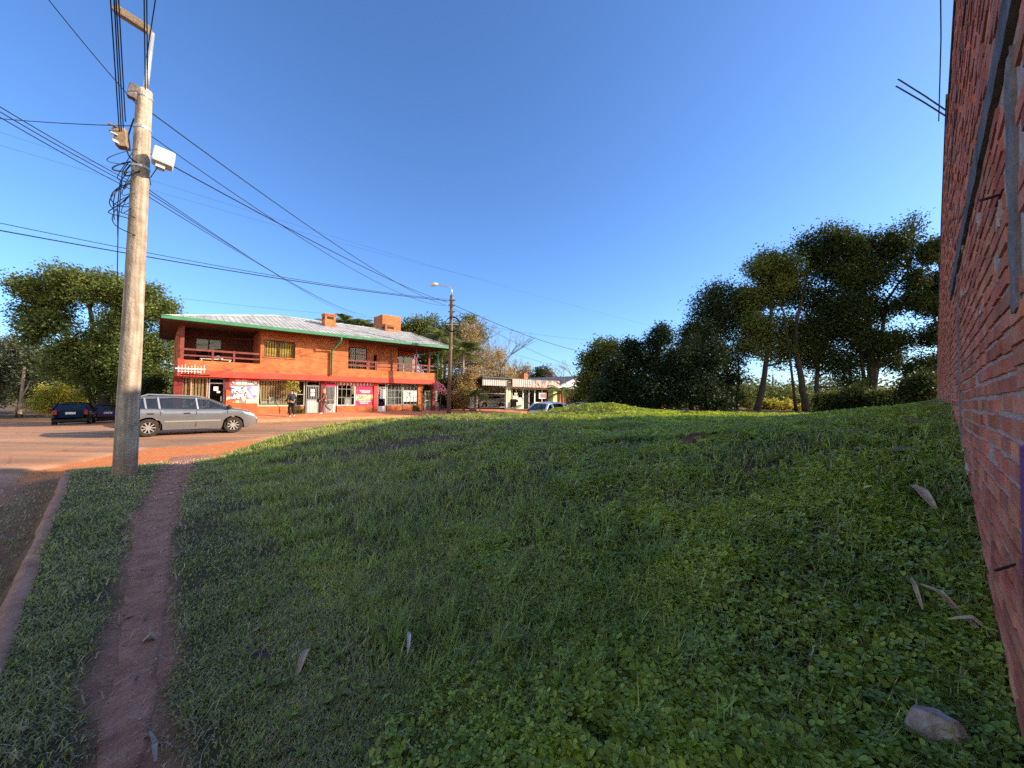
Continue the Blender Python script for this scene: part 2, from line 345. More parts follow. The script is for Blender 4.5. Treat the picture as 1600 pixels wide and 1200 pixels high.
# sidewalk on the far side of the street
sm_ = mat("red dirt and tile", (.55, .19, .085), .9, (.68, .28, .14), 2.2, 8, bump=.5, bscale=18)
def walk_z(u, v): return -.0+.14*ss(25, 28.4, v)+.012*wob(u, v, 1.5)-.33*(v < 25.01)
sw = gridmesh("sidewalk", graded((-1.2, 40, .4), (40, 70, 3)), np.array([24.98, 25.02, 25.6, 26.2, 26.8, 27.4, 28, 28.6, 30, 34, 41]), walk_z, sm_); sw["kind"] = "structure"
swe = MB()
for (a, c) in ((-1.2, -1.2),):
    x0, y0 = xy(-1.2, 25.0); x1, y1 = xy(-1.2, 41)
    swe.quad((x0, y0, -.9), (x1, y1, -1.2), (x1, y1, .16), (x0, y0, .03))
swk = swe.build("sidewalk_edge", sm_); swk["kind"] = "structure"
# near kerb: dirt-stained concrete strip beside the verge
km = mat("dirt stained concrete", (.34, .15, .09), .95, (.52, .28, .18), 5, 8, bump=.6, bscale=30)
kb = MB(); kv = np.arange(-2, 10.9, .06); kt = [-.02, -.012, .01, .045, .08, .105, .12]; rk = random.Random(4); V = []
for v0 in kv:
    e = .012*math.sin(v0*2.3)+.01*math.sin(v0*5.1+1)
    for t, dz in zip(kt, (-.45, -.06, .0, .012, .010, .0, -.03)):
        uu = float(ukerb(v0))+t*(1+.07*math.sin(v0*1.7))+e*.4+rk.uniform(-.006, .006); x, y = xy(uu, v0)
        V.append((x, y, float(zground(ukerb(v0)+.12, v0))+.008+dz+(rk.uniform(-.006, .006) if dz > -.4 else 0)))
m_ = len(kt); kb.add(V, [(i*m_+j, (i+1)*m_+j, (i+1)*m_+j+1, i*m_+j+1) for i in range(len(kv)-1) for j in range(m_-1)])
kerb = kb.build("kerb", km, smooth=True); kerb["kind"] = "structure"
# ------------------------------------------------------------------ grass and ground cover
def inview(x, y, pad=1.06):
    return (y > .25) & (np.abs(x) < 1.36*pad*y+.15)
def sample(n, dmin, dmax):
    d = np.exp(rng.uniform(math.log(dmin), math.log(dmax), n)); th = rng.uniform(-.97, .97, n)
    return d*np.sin(th), d*np.cos(th), d
def leafquads(x, y, z, yaw, tilt, size, ratio, cup=.0):
    pass
def blades(x, y, z, h, wd, yaw, lean, curl):
    n = len(x)
    dx, dy = np.cos(yaw), np.sin(yaw); px, py = -dy, dx
    V = np.zeros((n, 5, 3), np.float32)
    for k, (t, wf) in enumerate(((0, 1), (0, -1), (.55, .8), (.55, -.8), (1, 0))):
        off = lean*h*(t**(1+curl)) ; zz = h*t*np.sqrt(np.clip(1-(lean*t)**2*.8, .12, 1))
        V[:, k, 0] = x+dx*off+px*wd*.5*wf; V[:, k, 1] = y+dy*off+py*wd*.5*wf; V[:, k, 2] = z+zz
    base = (np.arange(n)*5)[:, None]
    T = np.concatenate([base+np.array([[0, 1, 3]]), base+np.array([[0, 3, 2]]), base+np.array([[2, 3, 4]])], 0)
    return V.reshape(-1, 3), T
def clover(x, y, z, size, yaw, tilt, tdir):
    """three rounded leaflets on one plane; each leaflet is a 6-gon split in 2 quads"""
    n = len(x); A = []
    tx, ty = np.cos(tdir)*np.sin(tilt), np.sin(tdir)*np.sin(tilt); tz = np.cos(tilt)
    pts = [(.05, 0), (.45, .36), (.92, .34), (1.0, 0.0), (.92, -.34), (.45, -.36)]
    V = np.zeros((n, 3, 6, 3), np.float32)
    for l in range(3):
        a = yaw+l*2.0944; ca, sa = np.cos(a), np.sin(a)
        for k, (p, q) in enumerate(pts):
            lx, ly = (p*ca-q*sa)*size, (p*sa+q*ca)*size
            V[:, l, k, 0] = x+lx; V[:, l, k, 1] = y+ly
            V[:, l, k, 2] = z-(tx*lx+ty*ly)/np.maximum(tz, .35)+abs(q)*size*.25
    base = (np.arange(n*3)*6)[:, None]
    F = np.concatenate([base+np.array([[0, 1, 2, 3]]), base+np.array([[0, 3, 4, 5]])], 0)
    return V.reshape(-1, 3), F
bad = lambda u, v: (v < .06)
def lotmask(u, v, x, y):
    return (u > ukerb(v)+.07) & (v > .004) & (v < vedge(u)+1.0) & inview(x, y) & (u < 27)
def clov_w(u, v, x, y):   # share of clover against grass, more to the right
    a = np.degrees(np.arctan2(x, y))
    return ss(-18, 16, a+14*wob(x, y, .8)+6*wob(x, y, 3))
x, y, d = sample(1000000, .85, 27)
u, v = uv(x, y); k = lotmask(u, v, x, y); x, y, d, u, v = x[k], y[k], d[k], u[k], v[k]
tw = turf_w(u, v); cw = clov_w(u, v, x, y); r1 = rng.random(len(x)); r2 = rng.random(len(x))
patch = wob(x, y, 1.6)                      # bare or thin patches
lush = ss(-.45, .2, patch+.5*wob(x+7, y, .7)+.12*rng.standard_normal(len(x)))
keep = (r1 < tw*(.13+.87*lush)*(1-.8*scar_w(u, v))) & ((u < -.0) | (r1 < 1))
x, y, d, u, v, cw, r2, patch = [q[keep] for q in (x, y, d, u, v, cw, r2, patch)]
z = zground(u, v)
isclov = (r2 < cw*.62)
g = ~isclov
gx, gy, gz, gd, gu_, gv_ = x[g], y[g], z[g], d[g], u[g], v[g]
# blade height: short on the verge, longer up the slope
n = len(gx); lod = np.clip((gd/2.2), 1, 9)**.5
hgt = (.022+.08*ss(.3, 2.2, gu_)*(1-.5*ss(5, 13, gd)))*(.5+rng.random(n)*.9)*(1+.5*(wob(gx, gy, 2.4) > .35))
yaw = rng.uniform(0, 6.28, n)*.8+.8*wob(gx, gy, 1.0)
V1, T1 = blades(gx, gy, gz-.004, hgt*lod**.3, (.0042+.0045*rng.random(n)**1.5)*lod*1.15, yaw, rng.uniform(.35, .98, n), rng.uniform(0, 1.4, n))
# split by tone so tufts of colour read
tone = wob(gx, gy, 1.3)+.5*rng.standard_normal(n)
m_g1 = leafmat("grass blade fresh", (.29, .36, .065), (.54, .57, .12), .45, .45, 1.1, .42, .4)
m_g2 = leafmat("grass blade dull", (.24, .26, .10), (.42, .41, .19), .35, .45, 1.3, .42, .4)
m_g3 = leafmat("grass blade dry", (.42, .34, .20), (.6, .5, .32), .2, .4, 3)
vshort = gu_ < .9
sel3 = (rng.random(n) < .07+.10*(tone < -.6))
sel2 = (~sel3) & (((tone < .1) & (rng.random(n) < .7)) | (vshort & (rng.random(n) < .55)))
sel1 = ~(sel2 | sel3)
V1 = V1.reshape(n, 5, 3)
def sub(sel, name, m, label):
    Vs = V1[sel]; q = len(Vs); base = (np.arange(q)*5)[:, None]
    T = np.concatenate([base+np.array([[0, 1, 3]]), base+np.array([[0, 3, 2]]), base+np.array([[2, 3, 4]])], 0)
    o = npmesh(name, Vs.reshape(-1, 3), T, m, nper=3); tag(o, label, "grass", kind="stuff"); return o
sub(sel1, "grass", m_g1, "fresh green grass growing across the sloping empty lot")
sub(sel2, "dull_grass", m_g2, "dull grey-green short grass of the verge and slope")
sub(sel3, "dry_grass", m_g3, "straw-coloured dry blades scattered through the grass")
cx, cy, cz, cd = x[isclov], y[isclov], z[isclov], d[isclov]; n = len(cx)
lod = np.clip(cd/2.4, 1, 9)**.5
big = 1+.5*ss(-.2, .5, wob(cx, cy, 1.9))
V2, F2 = clover(cx, cy, cz+(.018+.05*rng.random(n))*(.8+.5*lod)*.9, (.012+.012*rng.random(n)**1.5)*lod*big*(1+.4*(1-ss(1.5, 4.5, cd))*ss(0, 30, np.degrees(np.arctan2(cx, cy)))), rng.uniform(0, 6.28, n), rng.uniform(0, .75, n), rng.uniform(0, 6.28, n))
m_c = leafmat("clover leaf", (.17, .26, .045), (.50, .57, .08), .40, .4, .9, .42, .4)
tag(npmesh("clover", V2, F2, m_c), "round-leaved clover carpeting the right side of the lot", "ground cover", kind="stuff")
x, y, d = sample(9000, 1.3, 14); u, v = uv(x, y); aa = np.degrees(np.arctan2(x, y))
k = lotmask(u, v, x, y) & (u > 1.0) & (aa < 30) & (wob(x, y, 1.1)+.6*rng.standard_normal(len(x)) > .55); x, y, d = x[k][:1700], y[k][:1700], d[k][:1700]
nb = 15; X_, Y_, D_ = [np.repeat(q, nb) for q in (x, y, d)]; n = len(X_); X_ = X_+rng.standard_normal(n)*.018; Y_ = Y_+rng.standard_normal(n)*.018
U_, V_ = uv(X_, Y_); Vt, Tt = blades(X_, Y_, zground(U_, V_)-.005, (.09+.13*rng.random(n))*np.repeat(.6+.7*rng.random(len(x)), nb), (.0045+.003*rng.random(n))*np.clip(D_/3, 1, 3), rng.uniform(0, 6.28, n), rng.uniform(.3, .95, n), rng.uniform(.5, 1.6, n))
m_t = leafmat("tuft blade", (.24, .34, .08), (.42, .50, .14), .3, .3, 2, .45, .4)
tag(npmesh("grass_tufts", Vt, Tt, m_t, nper=3), "taller bright grass tufts standing above the turf of the slope", "grass", kind="stuff")
x, y, d = sample(5000, 1.0, 9); u, v = uv(x, y); k = lotmask(u, v, x, y) & (u > .35) & (wob(x, y, 1.5)+.6*rng.standard_normal(len(x)) > .6); x, y, d = x[k][:420], y[k][:420], d[k][:420]
nb = 6; X_, Y_, D_ = [np.repeat(q, nb) for q in (x, y, d)]; n = len(X_); U_, V_ = uv(X_, Y_)
Vt, Tt = blades(X_, Y_, zground(U_, V_)+.01, .03+.035*rng.random(n), .014+.009*rng.random(n), rng.uniform(0, 6.28, n), rng.uniform(.6, .97, n), rng.uniform(.2, .9, n))
tag(npmesh("weeds", Vt, Tt, leafmat("weed leaf", (.20, .29, .07), (.32, .40, .12), .35, .3, 3), nper=3), "small broad-leaved weeds scattered among the grass", "weeds", kind="stuff")
# distant / kerb-side tufts along the street edge and shoulder
x, y, d = sample(90000, 2.5, 16); u, v = uv(x, y)
k = (u < ukerb(v)-.03) & (u > -2.1) & (v < 12.6) & (v > 1) & inview(x, y); x, y, d, u, v = x[k], y[k], d[k], u[k], v[k]
k = wob(x, y, 2.1)+.3*rng.standard_normal(len(x)) > .0; x, y, d, u, v = x[k], y[k], d[k], u[k], v[k]; n = len(x)
V1s, T1s = blades(x, y, zground(u, v), (.02+.03*rng.random(n))*1.3, .006*np.ones(n)*np.clip(d/4, 1, 3), rng.uniform(0, 6.28, n), rng.uniform(.4, .95, n), rng.uniform(0, 1, n))
tag(npmesh("shoulder_grass", V1s, T1s, m_g2, nper=3), "thin patchy grass in the muddy road shoulder below the kerb", "grass", kind="stuff")

ng = 5200; gv_r = rng.uniform(1.4, 12.5, ng)**1.0; gv_r = 1.4+11*(rng.random(ng)**1.7); gu_r = upath(gv_r)+rng.standard_normal(ng)*(.10+.012*gv_r); sh_ = rng.random(ng) < .28
gu_r = np.where(sh_, ukerb(gv_r)-rng.uniform(0, 1.3, ng), gu_r); gx_, gy_ = xy(gu_r, gv_r); gs_ = (.0022+.005*rng.random(ng)**4)*np.clip(gv_r/3.5, 1, 3); gz_ = zground(gu_r, gv_r)+gs_*.5+.008
oc = np.array([(1, 0, 0), (0, 1, 0), (-1, 0, 0), (0, -1, 0), (0, 0, .7), (0, 0, -.7)]); Vg = oc[None]*gs_[:, None, None]*rng.uniform(.6, 1.4, (ng, 6, 1)); aa_ = rng.uniform(0, 6.28, ng); ca, sa = np.cos(aa_)[:, None], np.sin(aa_)[:, None]
Vg = np.stack([Vg[..., 0]*ca-Vg[..., 1]*sa+gx_[:, None], Vg[..., 0]*sa+Vg[..., 1]*ca+gy_[:, None], Vg[..., 2]+gz_[:, None]], -1)
Tg = (np.arange(ng)*6)[:, None, None]+np.array([[0, 1, 4], [1, 2, 4], [2, 3, 4], [3, 0, 4], [1, 0, 5], [2, 1, 5], [3, 2, 5], [0, 3, 5]])[None]
tag(npmesh("grit", Vg.reshape(-1, 3), Tg.reshape(-1, 3), mat("grit", (.36, .20, .14), .9, (.6, .45, .36), 30, island=.5), nper=3), "loose grit and tiny clods on the trodden path and road shoulder", "grit", kind="stuff")
# dead straw strands matted over the verge, path edge and scars
x, y, d = sample(60000, 1.0, 14); u, v = uv(x, y); k = (u > ukerb(v)+.1) & (v > .3) & (v < 12.3) & inview(x, y)
k &= rng.random(len(x)) < np.clip(.10+.5*scar_w(u, v)+.35*np.exp(-((np.abs(u-upath(v))-.22)/.12)**2)+.22*(wob(x+3, y, 1.2) > .3), 0, 1)*.5; x, y, d, u, v = x[k], y[k], d[k], u[k], v[k]; n = len(x)
Vt, Tt = blades(x, y, zground(u, v)+.006, .03+.06*rng.random(n), (.0018+.002*rng.random(n))*np.clip(d/2, 1, 4), rng.uniform(0, 6.28, n), rng.uniform(.93, 1.0, n), rng.uniform(0, .5, n))
tag(npmesh("straw", Vt, Tt, m_g3, nper=3), "matted dead straw strands over the verge, path edges and bare scars", "straw", kind="stuff")

n = 9000; u = rng.uniform(1.2, 20, n)**1.0; u = 1.2+19*(rng.random(n)**1.6); v = np.abs(rng.standard_normal(n))*.09+.004; x, y = xy(u, v); d = np.hypot(x, y); lo = np.clip(d/2.2, 1, 5)**.6
Vt, Tt = blades(x, y, zground(u, v)-.004, (.05+.10*rng.random(n))*lo**.4, (.006+.006*rng.random(n))*lo, rng.uniform(0, 6.28, n), rng.uniform(.3, .9, n), rng.uniform(.2, 1.4, n))
tag(npmesh("wall_foot_grass", Vt, Tt, m_g2, nper=3), "rank grass growing along the foot of the brick wall", "grass", kind="stuff")
n = 9000; u = 1.2+19*(rng.random(n)**1.6); v = np.abs(rng.standard_normal(n))*.12+.01; x, y = xy(u, v); d = np.hypot(x, y); lo = np.clip(d/2.4, 1, 6)**.5
V2, F2 = clover(x, y, zground(u, v)+.03+.07*rng.random(n), (.014+.014*rng.random(n))*lo, rng.uniform(0, 6.28, n), rng.uniform(0, .8, n), rng.uniform(0, 6.28, n))
tag(npmesh("wall_foot_clover", V2, F2, m_c), "clover crowding against the foot of the brick wall", "ground cover", kind="stuff")
# ------------------------------------------------------------------ brick neighbour on the right
M_rb = mat("rough red brick", (.52, .12, .06), .9, (.84, .29, .16), 2.6, 11, bump=.9, bscale=34, island=.28, dist=.012)
M_mortar = mat("grey mortar", (.54, .33, .25), .95, (.70, .48, .38), 14, 8, bump=1, bscale=50, dist=.012)
M_conc = mat("weathered concrete", (.18, .13, .11), .93, (.36, .28, .24), 4, 9, bump=.8, bscale=26)
M_dconc = mat("blackened concrete", (.10, .08, .08), .93, (.24, .20, .19), 5, 9, bump=.9, bscale=24)
M_purple = mat("purple painted plaster", (.21, .05, .15), .75, (.30, .09, .22), 3, 6, bump=.3, bscale=30)
M_iron = mat("rusty iron", (.03, .018, .014), .8, (.08, .04, .03), 20)
x0, y0 = xy(0, 0)
bw = thing("brick_building", "tall rough red brick side wall of the building along the right of the lot", "building", (x0, y0, 0), ANG)
def topz(u): return float(np.interp(u, [2, 6.9, 6.95, 7.6, 10.4, 13.9, 20.1], [4.87, 4.87, 5.2, 5.12, 4.7, 3.9, 2.3]))
mw = MB()
mw.prism([(.5, -.6), (20.1, .6), (20.1, 2.28), (13.9, 3.88), (10.4, 4.68), (6.95, 5.18), (6.94, 4.85), (.5, 4.85)], -.3, -.008)
mw.build("wall", M_mortar, bw)
bm_ = MB(); rb = random.Random(3)
row = 0; z = -.1
while z < 5.1:
    hgt = .054 if z < 2.7 else .05
    us = 2.065 if z < 1.36 else .5; u = us-(.125 if row % 2 else 0)+rb.uniform(-.015, .015)
    while u < 20.0:
        ln = .235+rb.uniform(-.03, .03); a = max(u, us); e = u+ln
        zz = z+rb.uniform(-.005, .005)+.011*math.sin(u*.9)+.004*math.sin(u*3.1+row)
        ok = zz+hgt < topz(a)-.01 and zz+hgt < topz(e) and e-a > .04 and zz > float(zground(a, .1))-.25
        if 2.69 < zz+hgt and zz < 2.86 and a < 7: ok = False
        if 2.01 < e and a < 2.18 and zz > 1.82+.05*math.sin(row*2.1) and zz < 2.7 : ok = False
        if rb.random() < .004: ok = False
        if ok:
            o_ = rb.uniform(-.002, .003)+(rb.uniform(-.005, .003) if z > 2.8 or u > 5.5 else 0)
            c = [rb.uniform(-.0022, .0022) for _ in range(8)]
            bm_.add([(a+c[0], -.02, zz), (e+c[1], -.02, zz), (e+c[1], o_+c[2], zz+c[3]), (a+c[0], o_+c[4], zz+c[5]),
                     (a+c[0], -.02, zz+hgt), (e+c[1], -.02, zz+hgt), (e+c[1], o_+c[2], zz+hgt+c[6]), (a+c[0], o_+c[4], zz+hgt+c[7])],
                    [(0, 3, 2, 1), (4, 5, 6, 7), (1, 2, 6, 5), (2, 3, 7, 6), (3, 0, 4, 7)])
        u = e+.014+rb.uniform(0, .004)
    z += hgt+(.0235 if z < 2.7 else .017); row += 1
bm_.build("brickwork", M_rb, bw, bevel=0)
def rough_slab(x0, x1, z0, z1, yb, yf, nx, nz, amp, seed):
    rr = random.Random(seed); m = MB(); V = []
    for i in range(nx+1):
        for j in range(nz+1):
            ex = rr.uniform(-amp, amp)
            V.append((x0+(x1-x0)*i/nx+(rr.uniform(-amp, amp) if i in (0, nx) else 0), yf+ex*.5 if 0 < i < nx and 0 < j < nz else yf+ex*.3, z0+(z1-z0)*j/nz+(rr.uniform(-amp, amp) if j in (0, nz) else 0)))
    k = len(V); V += [(a, yb, c) for a, b, c in V]; F = []
    w_ = nz+1
    for i in range(nx):
        for j in range(nz):
            F.append((i*w_+j, (i*w_+j+1), (i+1)*w_+j+1, (i+1)*w_+j))
    for i in range(nx):
        for j in (0, nz):
            a, b_ = i*w_+j, (i+1)*w_+j; F.append((a, b_, b_+k, a+k))
    for j in range(nz):
        for i in (0, nx):
            a, b_ = i*w_+j, i*w_+j+1; F.append((a, b_, b_+k, a+k))
    m.add(V, F); return m
rough_slab(.6, 7.0, 2.71, 2.85, -.03, .014, 60, 2, .005, 4).build("beam", M_dconc, bw)
rough_slab(2.02, 2.17, 1.80, 2.66, -.03, .0045, 4, 18, .007, 5).build("column", M_conc, bw)
rough_slab(5.44, 5.56, .9, 2.69, -.03, .008, 3, 24, .01, 7).build("column", M_conc, bw)
rw2 = random.Random(12)
for k in range(16):      # smears of old mortar over the brick
    a_ = rw2.uniform(2.3, 8.5); z_ = rw2.uniform(.8, 4.5); w2 = rw2.uniform(.06, .22); h2 = rw2.uniform(.03, .09)
    rough_slab(a_, a_+w2, z_, z_+h2, -.01, .0065, 6, 4, .012, 100+k).build("mortar_smear", M_mortar, bw)
# thin dark settled crack line and coping on the upper wall
rough_slab(2.1, 7.6, 4.1, 4.14, -.02, .006, 50, 1, .01, 8).build("ledge", M_dconc, bw)
cp = MB(); cp.prism([(.5, 4.84), (6.95, 4.84), (6.95, 4.89), (.5, 4.89)], -.32, .012); cp.prism([(6.95, 5.17), (10.4, 4.69), (13.9, 3.89), (20.12, 2.27), (20.12, 2.32), (13.9, 3.94), (10.4, 4.74), (6.95, 5.23)], -.32, .01)
cp.build("coping", M_dconc, bw)
pp = MB(); pp.box(-4, 2.06, -.3, .004, -.5, 1.36); pp.build("purple_plaster", M_purple, bw, bevel=.006)
for (a, b_) in (((6.85, -.05, 4.88), (7.17, .42, 5.80)), ((6.9, -.05, 4.84), (7.14, .44, 5.70))):
    r_ = MB(); r_.tube([a, ((a[0]+b_[0])/2, (a[1]+b_[1])/2, (a[2]+b_[2])/2+.01), b_], .008, 6); r_.build("rebar", M_iron, bw)
r_ = MB(); r_.tube([(2.45, -.05, 2.33), (2.42, .05, 2.31)], .006, 6); r_.build("rebar", M_iron, bw)
r_ = MB(); r_.tube([(2.25, -.02, .94), (2.2, .05, .90)], .005, 6); r_.build("rebar", M_iron, bw)
wv = MB(); wv.tube([(7.5, .06, 5.2), (6.4, .05, 5.6), (5, .07, 6.2), (2.5, .1, 7.6)], .006, 5)
M_cable = mat("black cable", (.012, .012, .014), .6)
tag(wv.build("cable", M_cable), "thin cable rising beside the top edge of the brick wall on the right", "cable").location = (x0, y0, 0)
bpy.data.objects["cable"].rotation_euler = (0, 0, ANG)
up = MB(); up.prism([(-14, -.5), (21.7, -.2), (21.7, 9.5), (18.8, 8.7), (17.6, 8.5), (13.9, 7.7), (13.8, 9.2), (10.7, 8.3), (.2, 6.0), (-14, 4.6)], -9, -1.5)  # unseen block; its stepped top is shaped to cast the lot's shadow
up.build("upper_block", brickmat("upper brick", (.36, .10, .06), (.45, .14, .08), (.3, .24, .2)), bw)
# ------------------------------------------------------------------ orange brick shop building
V0 = 28.6
def FPg(px, py, w=0):
    d = ray(px, py); t = (V0+w-.2)/(-d.x*UY+d.y*UX); X, Y = d.x*t, d.y*t
    return uv(X, Y)[0], H0+d.z*t
U0 = FPg(277, 600)[0]; fx, fy = xy(U0, V0)
def F(px, py, w=0): u, z = FPg(px, py, w); return u-U0, z
def S(px, w=0): return F(px, 610, w)[0]
LL = S(681)
ob = thing("shop_building", "two-storey orange brick building with shops below and balconies under a green-edged roof", "building", (fx, fy, 0), ANG)
M_ob = brickmat("orange brick", (.50, .13, .038), (.66, .195, .058), (.42, .165, .08), .26, .085, .012, .85, .36)
M_red = mat("red painted concrete", (.58, .055, .035), .6, (.68, .085, .05), 2, 6, bump=.15)
M_maroon = mat("maroon paint", (.16, .018, .018), .6, (.22, .03, .025), 3)
M_rail = mat("maroon stained timber", (.17, .035, .03), .6, (.26, .07, .055), 5)
M_green = mat("green painted metal", (.05, .20, .10), .5, (.07, .26, .13), 3)
M_roof = mat("weathered grey roofing", (.30, .29, .285), .8, (.55, .53, .51), 1.6, 10, bump=.4, bscale=14)
M_soff = mat("dark timber soffit", (.07, .035, .025), .8, (.11, .055, .04), 4)
M_white = mat("white paint", (.72, .71, .68), .6, (.8, .8, .78), 4)
M_grey = mat("grey metal frame", (.35, .35, .34), .5, (.45, .45, .44), 5)
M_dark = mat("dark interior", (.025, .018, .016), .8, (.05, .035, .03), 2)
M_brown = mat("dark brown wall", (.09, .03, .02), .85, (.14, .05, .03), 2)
M_slat = mat("wooden slats", (.48, .30, .15), .7, (.62, .42, .23), 9)
M_yel = mat("yellow curtain", (.75, .42, .05), .9, (.85, .62, .2), 5)
M_cream = mat("cream", (.7, .64, .45), .8, (.78, .72, .55), 5)
M_gl = glassmat("shop glass", (.88, .9, .88), .10)
M_glb = glassmat("dark glass", (.22, .25, .27), .10)
ZB, ZP = 2.36, 3.30            # band bottom, parapet top
GR = .45                       # ground floor recess
Wd = 9.2; ZE = 5.42
wl = MB()
# upper storey: parapets, solid bays
xa, xb = S(286), S(405); xc, xd = S(405), S(543); xe = LL
wl.box(.28, xb, 0, .14, 2.72, ZP)
# solid middle bay with window hole 410..459
wx0, wx1 = S(411), S(459.5); wz0, wz1 = 3.78, 4.86
wl.box(xb, wx0, 0, .25, 2.72, ZE+.2); wl.box(wx0, wx1, 0, .25, 2.72, wz0); wl.box(wx0, wx1, 0, .25, wz1, ZE+.2); wl.box(wx1, xd, 0, .25, 2.72, ZE+.2)
wl.box(xd, LL, 0, .14, 2.72, ZP)
wl.box(xb, xb+.22, .25, 2.6, 2.72, ZE+.25)        # balcony side return
wl.build('wall', M_ob, ob); wl = MB()
wl.box(.02, S(302, 2.6), 2.6, 2.8, 2.72, ZE+.3); wl.box(S(345, 2.6), xb+.22, 2.6, 2.8, 2.72, ZE+.3); wl.box(S(302, 2.6), S(345, 2.6), 2.6, 2.8, 4.9, ZE+.3)
wl.build('balcony_wall', M_brown, ob); wl = MB()
# right balcony back wall (shallow): grilled window 543-573, brick 573-621, big opening then
rw = 1.0
g0, g1 = xd+.05, S(572, rw)
wl.box(xd-.2, xd, .25, rw, 2.72, ZE+.2)
wl.box(xd, g0+.02, rw, rw+.2, 2.72, ZE+.2); wl.box(g0+.02, g1, rw, rw+.2, 5.0, ZE+.2); wl.box(g0+.02, g1, rw, rw+.2, 2.72, 3.35)
b0, b1 = g1, S(583.5, rw); wl.box(g1, S(583, rw), rw, rw+.2, 2.72, ZE+.2); wl.box(S(588, rw), S(620, rw), rw, rw+.2, 2.72, ZE+.2)
wl.box(S(583, rw), S(588, rw), rw, rw+.2, 4.55, ZE+.2)
wl.box(S(620, rw), LL-.1, 3.6, 3.8, 2.72, ZE+.3)
wl.box(S(620, rw)-.2, S(620, rw), rw+.2, 3.6, 2.72, ZE+.3)
# left end wall: upper with window, back wall, right rear
wl.box(.02, .27, 1.6, 2.6, 2.72, ZE+.3); wl.box(.0, .25, 2.8, 4.4, 2.72, ZE+.3); wl.box(0, .25, 4.4, 6.2, 2.72, 3.6); wl.box(0, .25, 4.4, 6.2, 4.8, ZE+.3); wl.box(0, .25, 6.2, Wd, 2.72, ZE+.3)
wl.box(.02, .2, .14, 1.6, 2.72, ZP)
wl.box(.25, LL-1.6, Wd-.25, Wd, -.3, ZE+.3); wl.box(LL-1.8, LL-1.6, 3.8, Wd-.25, -.3, ZE+.3)
# low plinth walls below the shop windows
def G(px): return S(px, GR)
for (a, c) in ((353, 402), (402, 476), (527, 584), (605, 629), (630, 653)):
    wl.box(G(a), G(c), GR, GR+.2, -.1, .62)
wl.box(G(272), G(325), GR, GR+.2, -.1, .62)
wl.build("wall", M_ob, ob)
bd = MB(); bd.box(-.02, LL+.02, -.03, .5, ZB, 2.72); bd.box(0.02, LL, .5, Wd-.3, 2.45, 2.70)
bd.build("floor_band", M_red, ob, bevel=.015)
gp = MB(); gp.box(-.015, .28, -.025, .16, 2.72, ZP); gp.build("corner_pier", M_red, ob)
ew = MB(); ew.box(0, .25, .5, Wd, -.6, 2.45); ew.box(0, G(271), GR, GR+.25, -.3, ZB); ew.build("end_wall", M_maroon, ob)
# balcony floor void dark: interior box behind shops
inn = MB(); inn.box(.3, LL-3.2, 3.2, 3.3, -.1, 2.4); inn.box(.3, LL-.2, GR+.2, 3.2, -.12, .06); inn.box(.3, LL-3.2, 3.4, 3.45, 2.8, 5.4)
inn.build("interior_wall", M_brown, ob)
# piers at ground floor
for (a, c, mm, z1, nm) in ((351, 357.5, M_maroon, ZB, "pier"), (357.5, 402, M_red, ZB, "panel"), (501, 507.5, M_maroon, ZB, "pier"), (584, 590, M_red, ZB, "pier"), (653, 660.5, M_ob, ZB, "pier")):
    p = MB(); p.box(G(a), G(c), GR-.06, GR+.25, -.1, z1); p.build(nm, mm, ob)
p = MB(); p.box(LL-.3, LL, .02, .35, -.1, ZB); p.build("pier", M_maroon, ob)
# windows and doors of the shops
def win(x0, x1, z0, z1, y, frame=M_white, fr=.05, mull=(), bars=0, nm="window", back=None, backd=.5, glass=M_gl, rail=None, barm=None):
    m = MB(); m.box(x0, x1, y, y+.07, z0, z0+fr); m.box(x0, x1, y, y+.07, z1-fr, z1)
    for q in [x0, x1-fr]+[x0+(x1-x0)*k-fr/2 for k in mull]: m.box(q, q+fr, y-.003, y+.073, z0+fr, z1-fr)
    if rail: m.box(x0+fr, x1-fr, y+.01, y+.05, rail-.02, rail+.02)
    o = m.build(nm, frame, ob)
    g = MB(); g.box(x0+fr, x1-fr, y+.03, y+.036, z0+fr, z1-fr); g.build("pane", glass, o)
    if bars:
        b = MB(); n = max(2, int((x1-x0)/bars))
        for k in range(1, n): q = x0+(x1-x0)*k/n; b.box(q-.009, q+.009, y-.05, y-.03, z0+.02, z1-.02)
        for zz in (z0+.35*(z1-z0), z0+.7*(z1-z0)): b.box(x0, x1, y-.056, y-.05, zz-.012, zz+.012)
        b.build("grille", barm or M_white, o)
    if back is not None:
        c = MB(); n = int((x1-x0)/.14)
        for k in range(n): q = x0+(x1-x0)*(k+.5)/n; c.box(q-.052, q+.052, y+backd, y+backd+.03, z0, z1)
        c.build("slat_screen" if back is M_slat else "curtain", back, o)
    return o
ZT = ZB-.02
y_ = GR+.05
wA = win(G(271.5), G(324.5), .62, ZT, y_, M_slat, .05, (.5,), 0, back=M_slat, backd=.10)
wC = win(G(403), G(462), .62, ZT, y_, M_cream, .06, (), .0, back=M_slat, backd=.12)
wD = win(G(462.5), G(476.5), .62, ZT, y_, M_grey, .06, (), 0, rail=1.4)
wF = win(G(527), G(555.5), .62, ZT, y_, M_white, .06, (), .3, barm=M_grey)
wP = win(G(556), G(583.5), .62, ZT, y_, M_white, .05)
wH = win(G(605), G(629), .62, ZT, y_, M_grey, .05, (), .3, back=M_grey, backd=.3, barm=M_grey)
wI = win(G(630.5), G(652.5), .62, ZT, y_, M_grey, .05, (), .3, back=M_grey, backd=.3, barm=M_grey)
